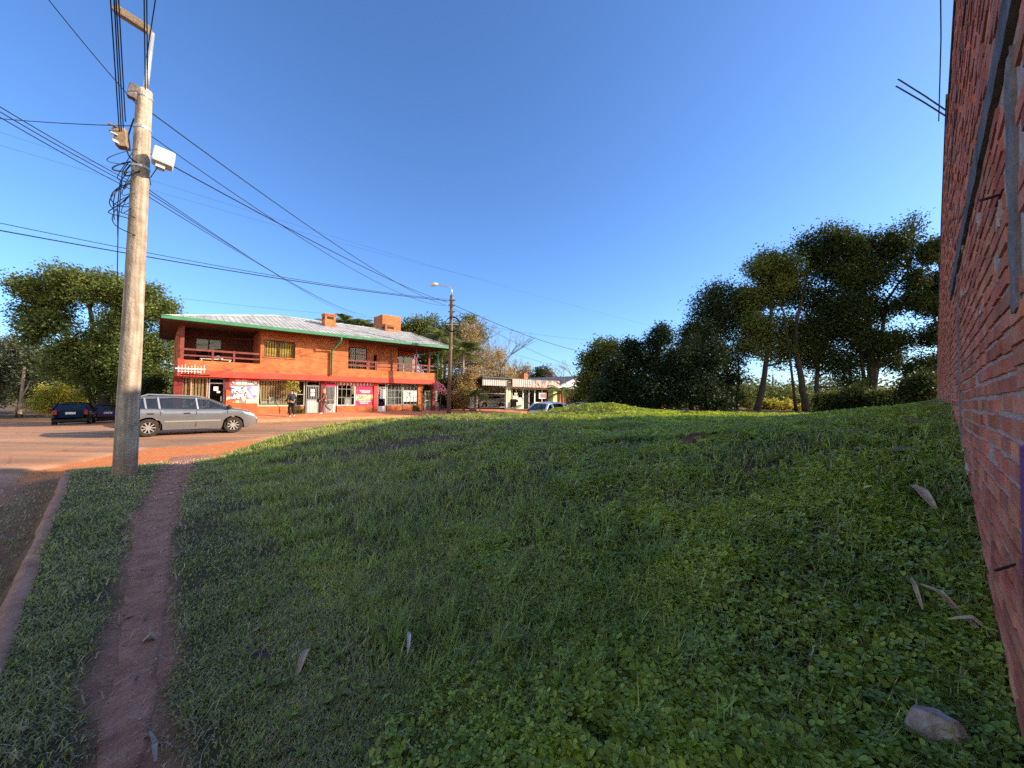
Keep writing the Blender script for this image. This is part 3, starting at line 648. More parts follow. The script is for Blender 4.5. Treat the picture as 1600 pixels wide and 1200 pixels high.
def door(a, c, low, frame, leafm=M_dark, glass=M_gl, yo=.0):
    x0, x1 = G(a), G(c); y = GR+.08+yo
    m = MB(); m.box(x0, x0+.06, y, y+.09, .05, ZT); m.box(x1-.06, x1, y, y+.09, .05, ZT); m.box(x0+.06, x1-.06, y, y+.09, ZT-.06, ZT); m.box(x0+.06, x1-.06, y, y+.09, 2.0, 2.06)
    o = m.build("door", frame, ob)
    l = MB(); l.box(x0+.08, x1-.08, y+.02, y+.06, .07, low); l.build("lower_panel", leafm, o)
    g = MB(); g.box(x0+.07, x1-.07, y+.035, y+.042, low, 1.99); g.build("pane", glass, o)
    h = MB(); h.tube([(x1-.16, y-.02, .95), (x1-.16, y-.02, 1.25)], .015, 6); h.build("handle", M_grey, o)
    return o
dB = door(326, 351, .35, M_grey); dD = door(479, 500.5, 1.05, M_grey, M_white, M_gl); dE = door(508.5, 525.5, .75, M_white, M_white, M_gl); dG = door(591, 604, .55, M_white, M_white, M_gl)
for dd, (a, c) in ((dD, (479.5, 500)), (dE, (509, 525))):
    b = MB(); x0, x1 = G(a), G(c)
    for k in range(1, 8): q = x0+(x1-x0)*k/8; b.box(q-.012, q+.012, GR+.0, GR+.02, .1, 2.0)
    for zz in (.12, 1.05, 1.97): b.box(x0, x1, GR+.021, GR+.03, zz-.015, zz+.015)
    b.build("grille", M_grey, dd)
# papers, posters
def card(px0, px1, py0, py1, m, parent, nm="paper", y=None, w=GR):
    y = y if y is not None else w-.075
    x0, z1 = F(px0, py0, w); x1, z0 = F(px1, py1, w)
    b = MB(); b.box(x0, x1, y, y+.008, min(z0, z1), max(z0, z1)); return b.build(nm, m, parent), (x0, x1, min(z0, z1), max(z0, z1), y)
M_paper = mat("white paper", (.72, .70, .66), .8, (.8, .78, .74), 12)
def blot(name, cols, scale, base=(.8, .78, .75)):     # printed poster picture
    m = bpy.data.materials.new(name); m.use_nodes = True; nt = m.node_tree; N = nt.nodes; L = nt.links; b = N["Principled BSDF"]; b.inputs["Roughness"].default_value = .6
    tc = N.new("ShaderNodeTexCoord"); v = N.new("ShaderNodeTexVoronoi"); v.inputs["Scale"].default_value = scale; L.new(tc.outputs["Object"], v.inputs["Vector"])
    cr = N.new("ShaderNodeValToRGB"); cr.color_ramp.interpolation = 'CONSTANT'; e = cr.color_ramp.elements
    e[0].color = (*base, 1); e[0].position = 0; e[1].position = .45; e[1].color = (*cols[0], 1)
    for i, c in enumerate(cols[1:]): q = e.new(.45+.5*(i+1)/len(cols)); q.color = (*c, 1)
    s = N.new("ShaderNodeSeparateXYZ"); L.new(v.outputs["Color"], s.inputs[0]); L.new(s.outputs[0], cr.inputs["Fac"]); L.new(cr.outputs[0], b.inputs["Base Color"]); return m
P1 = blot("toy poster print", [(.05, .3, .3), (.5, .55, .5), (.1, .12, .3)], 9)
P2 = blot("blue pink print", [(.2, .35, .7), (.6, .2, .45), (.75, .6, .8)], 5)
P3 = blot("orange print", [(.75, .12, .04), (.7, .55, .3), (.1, .3, .5)], 6, (.7, .1, .03))
panel = next(o for o in ob.children if o.name.startswith("panel"))
M_litred = mat("sunlit-toned red paint", (.72, .10, .03), .6, (.78, .13, .04), 3)
lowp = MB(); lowp.box(G(353.2), G(401.8), GR-.10, GR-.062, -.05, 1.62); lowp = lowp.build("lit_lower_wall", M_litred, ob)  # lower wall under the posters, its sunlight painted in as a brighter red
for (a, c, d_, e, m) in ((360, 385, 603.5, 614, P1), (360, 384, 615, 623, P1), (385, 393, 603.5, 616, P2), (393, 403, 603.5, 616, M_paper), (386, 402, 616, 623, P2), (356, 384, 623.5, 629.5, P3), (382, 402, 623.5, 630, M_cream), (353.6, 359, 620, 625, M_paper)):
    card(a, c, d_, e, m, lowp, "poster", y=GR-.115-random.uniform(0, .01))
for (a, c, d_, e, m) in ((368, 376.5, 593.5, 602, M_paper), (377.5, 386, 593.5, 602, M_paper), (387, 401, 595.5, 602, P1), (360.5, 366, 595, 602, P1)):
    card(a, c, d_, e, m, panel, "notice", y=GR-.072)
card(334, 341, 604, 610.5, M_paper, dB, "notice", y=GR+.06); card(339, 344, 611, 614, M_paper, dB, "notice", y=GR+.058)
card(485.5, 491.5, 608, 613, M_paper, dD, "notice", y=GR-.02); card(485.5, 491.5, 614, 619, M_paper, dD, "notice", y=GR-.02)
card(594, 601.5, 608, 623, M_paper, dG, "notice", y=GR+.05)
# pink poster
M_pink = mat("pink poster", (.62, .03, .13), .5, (.68, .05, .16), 3); M_dpink = mat("deep pink print", (.40, .02, .09), .5)
pk, (x0, x1, z0, z1, yy) = card(556.8, 583, 598.5, 634, M_pink, wP, "poster", y=GR+.03)
def onp(fx0, fx1, fz0, fz1, m, nm, par, dy=.006):
    b = MB(); b.box(x0+(x1-x0)*fx0, x0+(x1-x0)*fx1, yy-dy, yy-dy+.004, z0+(z1-z0)*fz0, z0+(z1-z0)*fz1); return b.build(nm, m, par)
onp(0, 1, .74, 1, M_dpink, "print_band", pk)
FOOD = blot("food picture", [(.6, .3, .1), (.45, .08, .05), (.2, .35, .1), (.8, .6, .3)], 11, (.75, .55, .45))
onp(.0, 1, .24, .50, FOOD, "print_picture", pk)
for (a, b_, c) in ((.22, .85, .64), (.3, .8, .57), (.2, .8, .17), (.25, .7, .09)):
    q = MB(); k = a
    while k < b_-.04: wq = random.uniform(.03, .08); q.box(x0+(x1-x0)*k, x0+(x1-x0)*(k+wq), yy-.006, yy-.002, z0+(z1-z0)*c, z0+(z1-z0)*(c+.05)); k += wq+.02
    q.build("print_line", M_paper, pk)
# white poster with a dancing figure
wp, (x0, x1, z0, z1, yy) = card(631, 651.5, 609.5, 627.5, M_paper, wI, "poster", y=GR+.03)
q = MB(); cx_, cz_ = x0+(x1-x0)*.42, (z0+z1)/2; y1_ = yy-.006
for (a, b_) in (((0, .05), (0, .22)), ((0, .05), (-.13, -.05)), ((-.13, -.05), (-.1, -.2)), ((0, .05), (.12, -.08)), ((.12, -.08), (.2, -.2)), ((0, .18), (-.18, .28)), ((0, .18), (.18, .22)), ((.18, .22), (.26, .32))):
    q.bar((cx_+a[0]*1.1, y1_, cz_+a[1]), (cx_+b_[0]*1.1, y1_, cz_+b_[1]), .006, .045)
q.lathe([(.0, -.004), (.05, -.004), (.05, .002), (0, .002)], (cx_, y1_, cz_+.29), 10, 'y')
q.build("dancer_print", M_dark, wp)
q = MB(); q.bar((x0+.4*(x1-x0), y1_+.001, z0+.05), (x1-.03, y1_+.001, z0+.45*(z1-z0)), .004, .07); q.build("print_line", M_grey, wp)
# striped awning valances in windows 527-583 and over the door
M_stripe = blot("x", [(1, 1, 1)], 1)
M_val = bpy.data.materials.new("striped valance"); M_val.use_nodes = True
_n = M_val.node_tree; _w = _n.nodes.new("ShaderNodeTexWave"); _w.inputs["Scale"].default_value = 1.3; _t = _n.nodes.new("ShaderNodeTexCoord"); _n.links.new(_t.outputs["Object"], _w.inputs["Vector"])
_r = _n.nodes.new("ShaderNodeValToRGB"); _r.color_ramp.interpolation = 'CONSTANT'; _r.color_ramp.elements[0].color = (.75, .72, .68, 1); _r.color_ramp.elements[1].position = .5; _r.color_ramp.elements[1].color = (.55, .06, .06, 1)
_n.links.new(_w.outputs["Fac"], _r.inputs[0]); _n.links.new(_r.outputs[0], _n.nodes["Principled BSDF"].inputs["Base Color"])
def valance(a, c, parent):
    x0, x1 = G(a), G(c); n = 10; P_ = [(x0, ZT-.03), (x1, ZT-.03)]
    for k in range(n, -1, -1): P_.append((x0+(x1-x0)*k/n, ZT-.22-.05*(k % 2)))
    q = MB(); q.prism(P_, GR-.02, GR-.012); q.build("valance", M_val, parent)
valance(527.5, 555, wF); valance(556.5, 583, wP)
q = MB(); q.box(G(509), G(525), GR-.02, GR-.01, 2.0, 2.2); q.build("valance", M_pink, dE)
# goods behind the window: shelf, white crate, radiators and flowers
q = MB(); x0, x1 = G(405), G(461); q.box(x0, x1, y_+.045, y_+.10, .72, .76); q.box(x0+.1*(x1-x0), x1, y_+.045, y_+.10, 1.05, 1.08); q.build("shelf", M_cream, wC)
for (a, c, z0, z1) in ((421, 430, .78, 1.25), (432, 437, .78, 1.0), (409, 419, .78, .95)):
    q = MB(); xa_, xb_ = G(a), G(c); n = 4
    for k in range(n): q.box(xa_+(xb_-xa_)*k/n, xa_+(xb_-xa_)*(k+.8)/n, y_+.045, y_+.11, z0, z1)
    q.build("display_box", M_white, wC)
q = MB(); q.bar((G(404.5), y_+.07, .7), (G(405.5), y_+.08, 1.9), .05, .05); q.bar((G(409.5), y_+.07, .7), (G(405.8), y_+.08, 1.9), .05, .05); q.build("easel", M_cream, wC)
q = MB(); q.box(G(541), G(552), y_+.2, y_+.5, .65, 1.15); q.build("display_box", M_white, wF)
for k, (a, c) in enumerate(((279, 284), (286, 292), (297, 305), (309, 316))):
    q = MB(); q.box(G(a), G(c), y_+.1, y_+.25, .68, .95+.1*(k % 2)); q.build("display_box", (M_cream, M_white, M_grey, M_cream)[k], wA)
# upper windows
uw = win(wx0, wx1, wz0, wz1, .1, M_soff, .06, (.5,), .0, back=M_yel, backd=.12, glass=M_gl)
sl = MB(); sl.box(wx0-.05, wx1+.05, -.05, .0, wz0-.07, wz0); sl.build("sill", M_ob, uw)
win(S(302, 2.6), S(345, 2.6), 2.75, 4.9, 2.65, M_soff, .07, (.5,), glass=M_glb)
gw = win(g0+.02, g1, 3.35, 5.0, rw+.05, M_rail, .05, (.5,), .16, glass=M_glb, barm=M_rail)
win(S(620, rw)+.4, LL-.3, 2.75, 4.9, 3.5, M_grey, .06, (.3, .6), glass=M_glb)
lw_ = MB(); lw_.box(.06, .12, 4.4, 6.2, 3.6, 4.8); o = lw_.build("window", M_glb, ob)
# balcony posts and rails
def post(px, w=.05, r=.075, z0=ZP, z1=ZE+.05, m=M_rail):
    x = S(px, w); q = MB(); q.box(x-r, x+r, w-.02, w+2*r-.02, z0, z1); return q.build("post", m, ob)
post(281.8, .0, .09); post(611.5, .0, .06); post(649.8, .0, .06); post(670, .0, .07)
p = MB(); p.box(.9, 1.0, 1.8, 1.9, 2.72, ZE); 
def railing(x0, x1, posts, w=.03, z0=ZP):
    q = MB(); q.box(x0, x1, w, w+.05, z0+.55, z0+.66); q.box(x0, x1, w, w+.05, z0+.22, z0+.31)
    o = q.build("railing", M_rail, ob)
    for px in posts:
        x = S(px, w); b = MB(); b.box(x-.05, x+.05, w-.02, w-.002, z0+.003, z0+.68); b.build("rail_post", M_rail, o)
    return o
railing(.1, xb, (330.5, 364)); railing(xd, LL-.02, (575, 586, 639.5, 657, 668))
q = MB()
for (zz) in (ZP+.57, ZP+.25): q.bar((.08, -.15, zz), (.08, 1.7, zz), .06, .08)
q.build("railing", M_rail, ob)
# side gallery rail ends jutting
# roof
oh = .75; fo = 1.2
ed = [(-oh, -fo), (LL+oh, -fo), (LL+oh, Wd+fo), (-oh, Wd+fo)]
ze = ZE+.05; R0, R1, rwm, zr_ = 5.3, LL-.2, 4.0, 7.13
rf = MB()
A, B, C, D = [(x, y, ze) for x, y in ed]; E, Fp = (R0, rwm, zr_), (R1, rwm, zr_)
nrib = 46
rf.add([A, B, C, D, E, Fp], [(0, 1, 5, 4), (1, 2, 5), (2, 3, 4, 5), (3, 0, 4)])
rfo = rf.build("roof", M_roof, ob)
rs = MB()
def lerp(a, b, t): return tuple(a[i]+(b[i]-a[i])*t for i in range(3))
for k in range(1, 60):
    x = -oh+(LL+2*oh)*k/60
    if x < R0: top = lerp(A, E, (x+oh)/(R0+oh))
    elif x > R1: top = lerp(B, Fp, (LL+oh-x)/(LL+oh-R1))
    else: top = (x, rwm, zr_)
    rs.bar((x, -fo, ze+.008), (top[0], top[1], top[2]+.008), .03, .016)
for (a, b_) in ((A, E), (B, Fp), (E, Fp)): rs.bar((a[0], a[1], a[2]+.03), (b_[0], b_[1], b_[2]+.03), .16, .06)
rs.build("roof_seams", M_roof, rfo)
sf = MB(); sf.add([(ed[0][0]+.02, ed[0][1]+.02, ze-.1), (ed[1][0]-.02, ed[1][1]+.02, ze-.1), (ed[2][0]-.02, ed[2][1]-.02, ze-.1), (ed[3][0]+.02, ed[3][1]-.02, ze-.1)], [(0, 3, 2, 1)]); sf.build("soffit", M_soff, rfo)
gt = MB(); gt.box(-oh-.03, LL+oh+.03, -fo-.12, -fo, ze-.14, ze+.06); gt.box(LL+oh, LL+oh+.1, -fo+.001, Wd+fo, ze-.12, ze+.05)
gt.build("gutter", M_green, rfo, bevel=.02)
gt = MB(); gt.box(-oh-.08, -oh, -fo+.001, Wd+fo, ze-.12, ze+.05); gt.build("fascia", M_soff, rfo)
dp = MB(); xp = S(516); dp.tube([(xp+.25, -fo-.05, ze-.12), (xp+.25, -fo-.02, ze-.35), (xp, -.13, ze-1.0), (xp, -.13, 2.75)], .065, 8); dp.build("downpipe", M_green, ob, smooth=True)
dp = MB(); xp = LL+.05; dp.tube([(xp+.1, -fo+.2, ze-.12), (xp, -.13, ze-.6), (xp, -.13, 2.5)], .05, 8); dp.build("downpipe", M_green, ob, smooth=True)
# chimneys
def chimney(x0, x1, y0, y1, z1, nm="chimney"):
    q = MB(); q.box(x0, x1, y0, y1, 5.6, z1-.12); q.box(x0-.05, x1+.05, y0-.05, y1+.05, z1-.12, z1)
    o = q.build(nm, M_ob, rfo); h = MB(); h.box(x0+.15, x1-.15, y0-.006, y0-.001, z1-.42, z1-.22); h.box(x0-.006, x0-.001, y0+.12, y1-.12, z1-.42, z1-.22); h.build("vent", M_dark, o); return o
cx0, cz = F(508, 489, 2.0); cx1, _ = F(525, 489, 2.0); chimney(cx0, cx1, 2.0, 2.75, cz)
cx0, cz = F(598, 491, 4.3); cx1, _ = F(626.5, 491, 4.3); q = MB(); q.box(cx0, cx1, 4.3, 6.2, 6, cz); q.build("water_tank_housing", M_ob, rfo)
cx0, cz = F(604, 505, 3.2); cx1, _ = F(620, 505, 3.2); chimney(cx0, cx1, 3.4, 4.28, cz)
# sign lattice on the band
q = MB(); sx0, sz = F(273.5, 575.3, -.35); sx1, _ = F(321, 577, -.35)
q.box(sx0, sx1, -.37, -.33, sz-.03, sz+.03)
for k in range(9):
    x = sx0+.15+(sx1-sx0-.2)*k/8; q.box(x-.012, x+.012, -.36, -.345, sz-.22-(.05 if k % 2 else 0), sz+.14+.06*(k % 3))
q.box(sx0+.1, sx1-.2, -.355, -.345, sz-.17, sz-.14)
for x in (sx0+.2, sx1-.2): q.box(x-.012, x+.012, -.33, .0, sz-.012, sz+.012)
q.build("sign_frame", M_white, ob)
q = MB(); q.box(sx0+.3, sx0+1.55, -.09, -.031, 2.45, 2.5); q.build("bracket", M_dark, ob)
# entrance gate on the right end
q = MB(); a, b_ = S(664, .2), S(683, .2)
for z in (.12, 1.0, 1.78): q.box(a, b_, .2, .24, z-.03, z+.03)
for x in (a, b_-.05): q.box(x, x+.05, .195, .245, -.05, 1.8)
for k in range(1, 10): x = a+(b_-a)*k/10; q.box(x-.008, x+.008, .215, .225, .12, 1.78)
q.build("gate", M_grey, ob)
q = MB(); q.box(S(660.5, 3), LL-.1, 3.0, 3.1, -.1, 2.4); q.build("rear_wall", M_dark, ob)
# table and cover on the left balcony
tx, tz = F(337, 553, 1.0); bx, by = xy(U0+tx, V0+1.0)
tb = thing("table", "small pale table with a white cloth lump on the left upper balcony", "table", (bx, by, 2.72), ANG)
q = MB(); q.box(-.75, .75, -.4, .4, .72, .76); q.build("tabletop", M_cream, tb)
for sx in (-.68, .68):
    for sy in (-.33, .33): q = MB(); q.box(sx-.03, sx+.03, sy-.03, sy+.03, 0, .72); q.build("leg", M_cream, tb)
q = MB(); q.lathe([(.0, .0), (.24, .0), (.26, .08), (.18, .17), (.06, .21), (0, .21)], (0, 0, 0), 14); o = q.build("bundle", M_white, smooth=True)
bx2, by2 = xy(U0+tx+.1, V0+.9); o.location = (bx2, by2, 3.481); tag(o, "rounded white bundle lying on the balcony table", "bundle")
# ------------------------------------------------------------------ kiosk with carport, and gabled house behind
ku = FPg(748, 600)[0]; kx, ky = xy(ku, V0)
def K(px, py=610, w=0): u, z = FPg(px, py, w); return u-ku, z
ks = thing("kiosk_building", "low pale green shop with a striped metal fascia and an open carport at its left", "building", (kx, ky, 0), ANG)
M_pg = mat("pale green plaster", (.62, .68, .45), .8, (.70, .74, .52), 2)
M_pgs = mat("lime green paint", (.42, .58, .25), .8, (.48, .64, .3), 2)
M_fas = mat("pale metal sheet", (.52, .50, .46), .6, (.6, .57, .52), 4); M_fab = mat("brown metal rib", (.22, .12, .10), .6); M_fap = mat("dusty pink metal", (.50, .33, .30), .6, (.58, .40, .36), 3)
M_rdark = mat("dark roof sheet", (.10, .11, .13), .7, (.15, .16, .18), 3)
xk = [K(p)[0] for p in (750, 788, 792, 863)]
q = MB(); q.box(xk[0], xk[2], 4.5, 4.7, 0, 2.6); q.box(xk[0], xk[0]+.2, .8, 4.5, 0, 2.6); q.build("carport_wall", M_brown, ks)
q = MB(); q.box(xk[0]-.1, xk[1]+.1, -.5, -.44, 2.42, 3.1); q.build("fascia", M_fas, ks)
def ribs(x0, x1, n, z0, z1, y, m, nm="fascia_ribs"):
    q = MB()
    for k in range(n): x = x0+(x1-x0)*(k+.5)/n; q.box(x-.06, x+.06, y-.03, y-.001, z0, z1)
    return q.build(nm, m, ks)
ribs(xk[0]-.1, xk[1]+.1, 12, 2.43, 3.09, -.5, M_grey)
q = MB(); q.box(xk[2]-.1, K(863)[0]+.1, -.9, -.84, 2.36, 3.12); q.build("fascia", M_fap, ks)
q = MB(); q.box(K(863)[0]+.1, K(863)[0]+.16, -.9, 3, 2.36, 3.12); q.build("fascia", M_fap, ks)
ribs(xk[2]-.1, K(820)[0], 9, 2.37, 3.11, -.9, M_fas); ribs(K(820)[0], K(863)[0]+.1, 9, 2.37, 3.11, -.9, M_fas)
q = MB(); q.box(xk[0]-.3, K(863)[0]+.2, -.8, 7, 3.13, 3.2); q.build("roof", M_rdark, ks)
q = MB(); q.box(xk[1]-.08, xk[1]+.06, -.42, -.28, 0, 2.42); q.build("post", M_white, ks)
q = MB(); q.box(xk[2]-.05, xk[2]+.25, -.3, .2, 0, 3.1); q.build("pier", M_pg, ks)
# shop front: low wall, windows, double door
zf = .75
q = MB(); a, b_, c, d_ = K(794)[0], K(817.5)[0], K(836)[0], K(858)[0]
q.box(a, b_, 0, .2, 0, zf); q.box(c, d_, 0, .2, 0, zf); q.box(a, d_, 0, .2, 2.25, 2.5); q.build("wall", M_pg, ks)
q = MB(); q.box(d_, K(864)[0], -.6, .4, 0, 2.36); q.build("pier", M_pgs, ks)
q = MB(); q.box(K(836.5)[0], K(836.5)[0]+.01, 0, .2, 2.0, 2.2); 
def kwin(x0, x1, z0, z1, mull):
    m = MB(); fr = .07; m.box(x0, x1, 0.02, .1, z0, z0+fr); m.box(x0, x1, .02, .1, z1-fr, z1)
    for k in mull: xx = x0+(x1-x0-fr)*k; m.box(xx, xx+fr, .018, .102, z0+fr, z1-fr)
    o = m.build("window", M_white, ks); g = MB(); g.box(x0+fr, x1-fr, .05, .056, z0+fr, z1-fr); g.build("pane", M_glb, o); return o
w1 = kwin(a, b_, zf, 2.25, (0, .25, .55, 1)); w2 = kwin(c, d_, zf, 2.25, (0, .5, 1)); w3 = kwin(b_+.02, c-.02, .05, 2.25, (0, .5, 1)); w3.name = "door"
q = MB(); 
for (px0, px1, z0, z1) in ((802, 810, 1.1, 1.5), (810, 816, .85, 1.3), (804, 809, 1.6, 1.8)):
    q.box(K(px0)[0], K(px1)[0], .03, .04, z0, z1)
q.build("notice", M_cream, w1)
q = MB(); q.box(K(842)[0], K(854)[0], -.02, -.005, 1.2, 1.85); o = q.build("sign", M_white, ks); q = MB(); q.box(K(844)[0], K(852)[0], -.028, -.021, 1.3, 1.75); o2 = q.build("sign_panel", mat("sign red", (.6, .12, .12), .5), o)
q = MB(); q.box(K(846.5)[0], K(849)[0], -.034, -.029, 1.4, 1.65); q.build("sign_mark", mat("sign blue", (.1, .16, .4), .5), o)
q = MB(); q.box(K(795.5)[0], K(802)[0], -.5, -.1, .35, 1.15); tag(q.build("crate", M_dark), "black box standing against the left shop window of the kiosk", "box"); o = bpy.data.objects["crate"]; o.location = (kx, ky, 0); o.rotation_euler = (0, 0, ANG)
q = MB(); q.box(K(819, 590, 2)[0], K(825, 590, 2)[0], 2, 2.8, 3.0, K(820, 583.5, 2)[1]); q.build("chimney", M_ob, ks)
q = MB(); q.box(K(794)[0], d_, 3, 3.1, 0, 2.4); q.build("rear_wall", M_cream, ks)
# gabled white house further along
hx = FPg(868, 600, 2)[0]; hx0, hy0 = xy(hx, V0+2)
hs = thing("gabled_house", "white gabled house with a dark roof beyond the kiosk", "house", (hx0, hy0, 0), ANG)
q = MB(); q.box(0, 8, 0, 8, -.3, 2.5); q.prism([(0, 2.5), (8, 2.5), (4, 3.9)], 0, 8); q.build("wall", M_white, hs)
q = MB(); q.bar((-.5, 4, 2.5), (4, 4, 4.02), 8.8, .12); q.bar((8.5, 4, 2.5), (4, 4, 4.02), 8.8, .12); q.build("roof", M_rdark, hs)
q = MB(); q.box(-.02, 8.02, -.6, -.02, 2.3, 2.48); q.build("porch_beam", M_soff, hs)
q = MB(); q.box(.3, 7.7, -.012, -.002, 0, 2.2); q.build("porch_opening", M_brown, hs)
for x in (.1, 2.6, 5.2, 7.6): q = MB(); q.box(x, x+.25, -.6, -.35, -.2, 2.3); q.build("column", M_ob, hs)
# ------------------------------------------------------------------ utility cabinet, tank, fence in front of the carport
px_ = K(738, 630, -1.2)
def kw(u_, w): return xy(ku+u_, V0+w)
x_, y_2 = kw(K(735.5, 630, -1.2)[0], -1.2)
cb = thing("meter_cabinet", "white meter cabinet standing on the red dirt in front of the bushes", "cabinet", (x_, y_2, .12), ANG)
q = MB(); q.box(0, .75, 0, .4, .25, 1.25); q.build("box", M_white, cb, bevel=.02); q = MB(); q.box(.1, .65, -.012, -.002, .35, 1.15); q.build("door", M_cream, cb)
q = MB(); q.box(.3, .45, -.02, -.013, .7, .85); q.build("dial", M_dark, cb)
q = MB(); q.box(.08, .67, .06, .34, 0, .25); q.build("plinth", M_conc, cb)
fn = thing("pipe_fence", "thin metal pipe fence with a gate across the carport entrance", "fence", (*kw(0, -2.4), .1), ANG)
fl = MB(); xs = [K(p, 630, -2.4)[0] for p in (750, 764, 789, 793)]
for z in (.35, 1.55): fl.bar((xs[0], 0, z), (xs[2], 0, z), .05, .05)
for z in (.75, 1.1): fl.bar((xs[0], 0, z), (xs[2], 0, z), .012, .012)
fl.build("rail", M_grey, fn)
for x in (xs[0], xs[2]): q = MB(); q.bar((x, 0, 0), (x, 0, 1.6), .06, .06); q.build("post", M_dconc, fn)
tk = at(738, 572, 44); tkb = thing("water_tank", "white plastic water tank on a timber tower among the autumn tree branches", "water tank", (tk.x, tk.y, 0))
q = MB(); q.lathe([(.0, 3.9), (.62, 3.9), (.66, 4.0), (.66, 4.75), (.62, 4.85), (.45, 5.0), (.2, 5.08), (0, 5.1)], (0, 0, .15), 20); q.build("tank", M_white, tkb, smooth=True)
q = MB(); q.box(-.8, .8, -.8, .8, 3.88, 4.02); q.build("platform", M_soff, tkb)
for sx in (-.65, .65):
    for sy in (-.65, .65): q = MB(); q.box(sx-.06, sx+.06, sy-.06, sy+.06, 0, 3.88); q.build("leg", M_soff, tkb)
# cream parked van nose in the carport handled with the vehicles below
# small far white shed behind the right trees
fs = at(1222, 640, 60); sh = thing("shed", "pale low shed with a grey roof seen far off between the tree trunks", "shed", (fs.x, fs.y, .2))
q = MB(); q.box(-3.2, 3.2, 0, 5, -.5, 1.8); q.build("wall", M_white, sh); q = MB(); q.prism([(-3.6, 1.75), (3.6, 1.75), (3.4, 2.1), (-3.4, 2.3)], -.4, 5.4); q.build("roof", M_grey, sh)
q = MB(); 
for k in range(5): q.box(-2.8+k*1.25, -2.4+k*1.25, -.012, -.002, .6, 1.5)
q.build("window", M_dark, sh)
fp = at(1208, 640, 50); q = MB(); q.tube([(0, 0, 0), (0, 0, 4.2)], .09, 8); o = q.build("wooden_pole", M_soff); o.location = (fp.x, fp.y, .2); tag(o, "thin dark pole standing before the far pale shed", "pole")
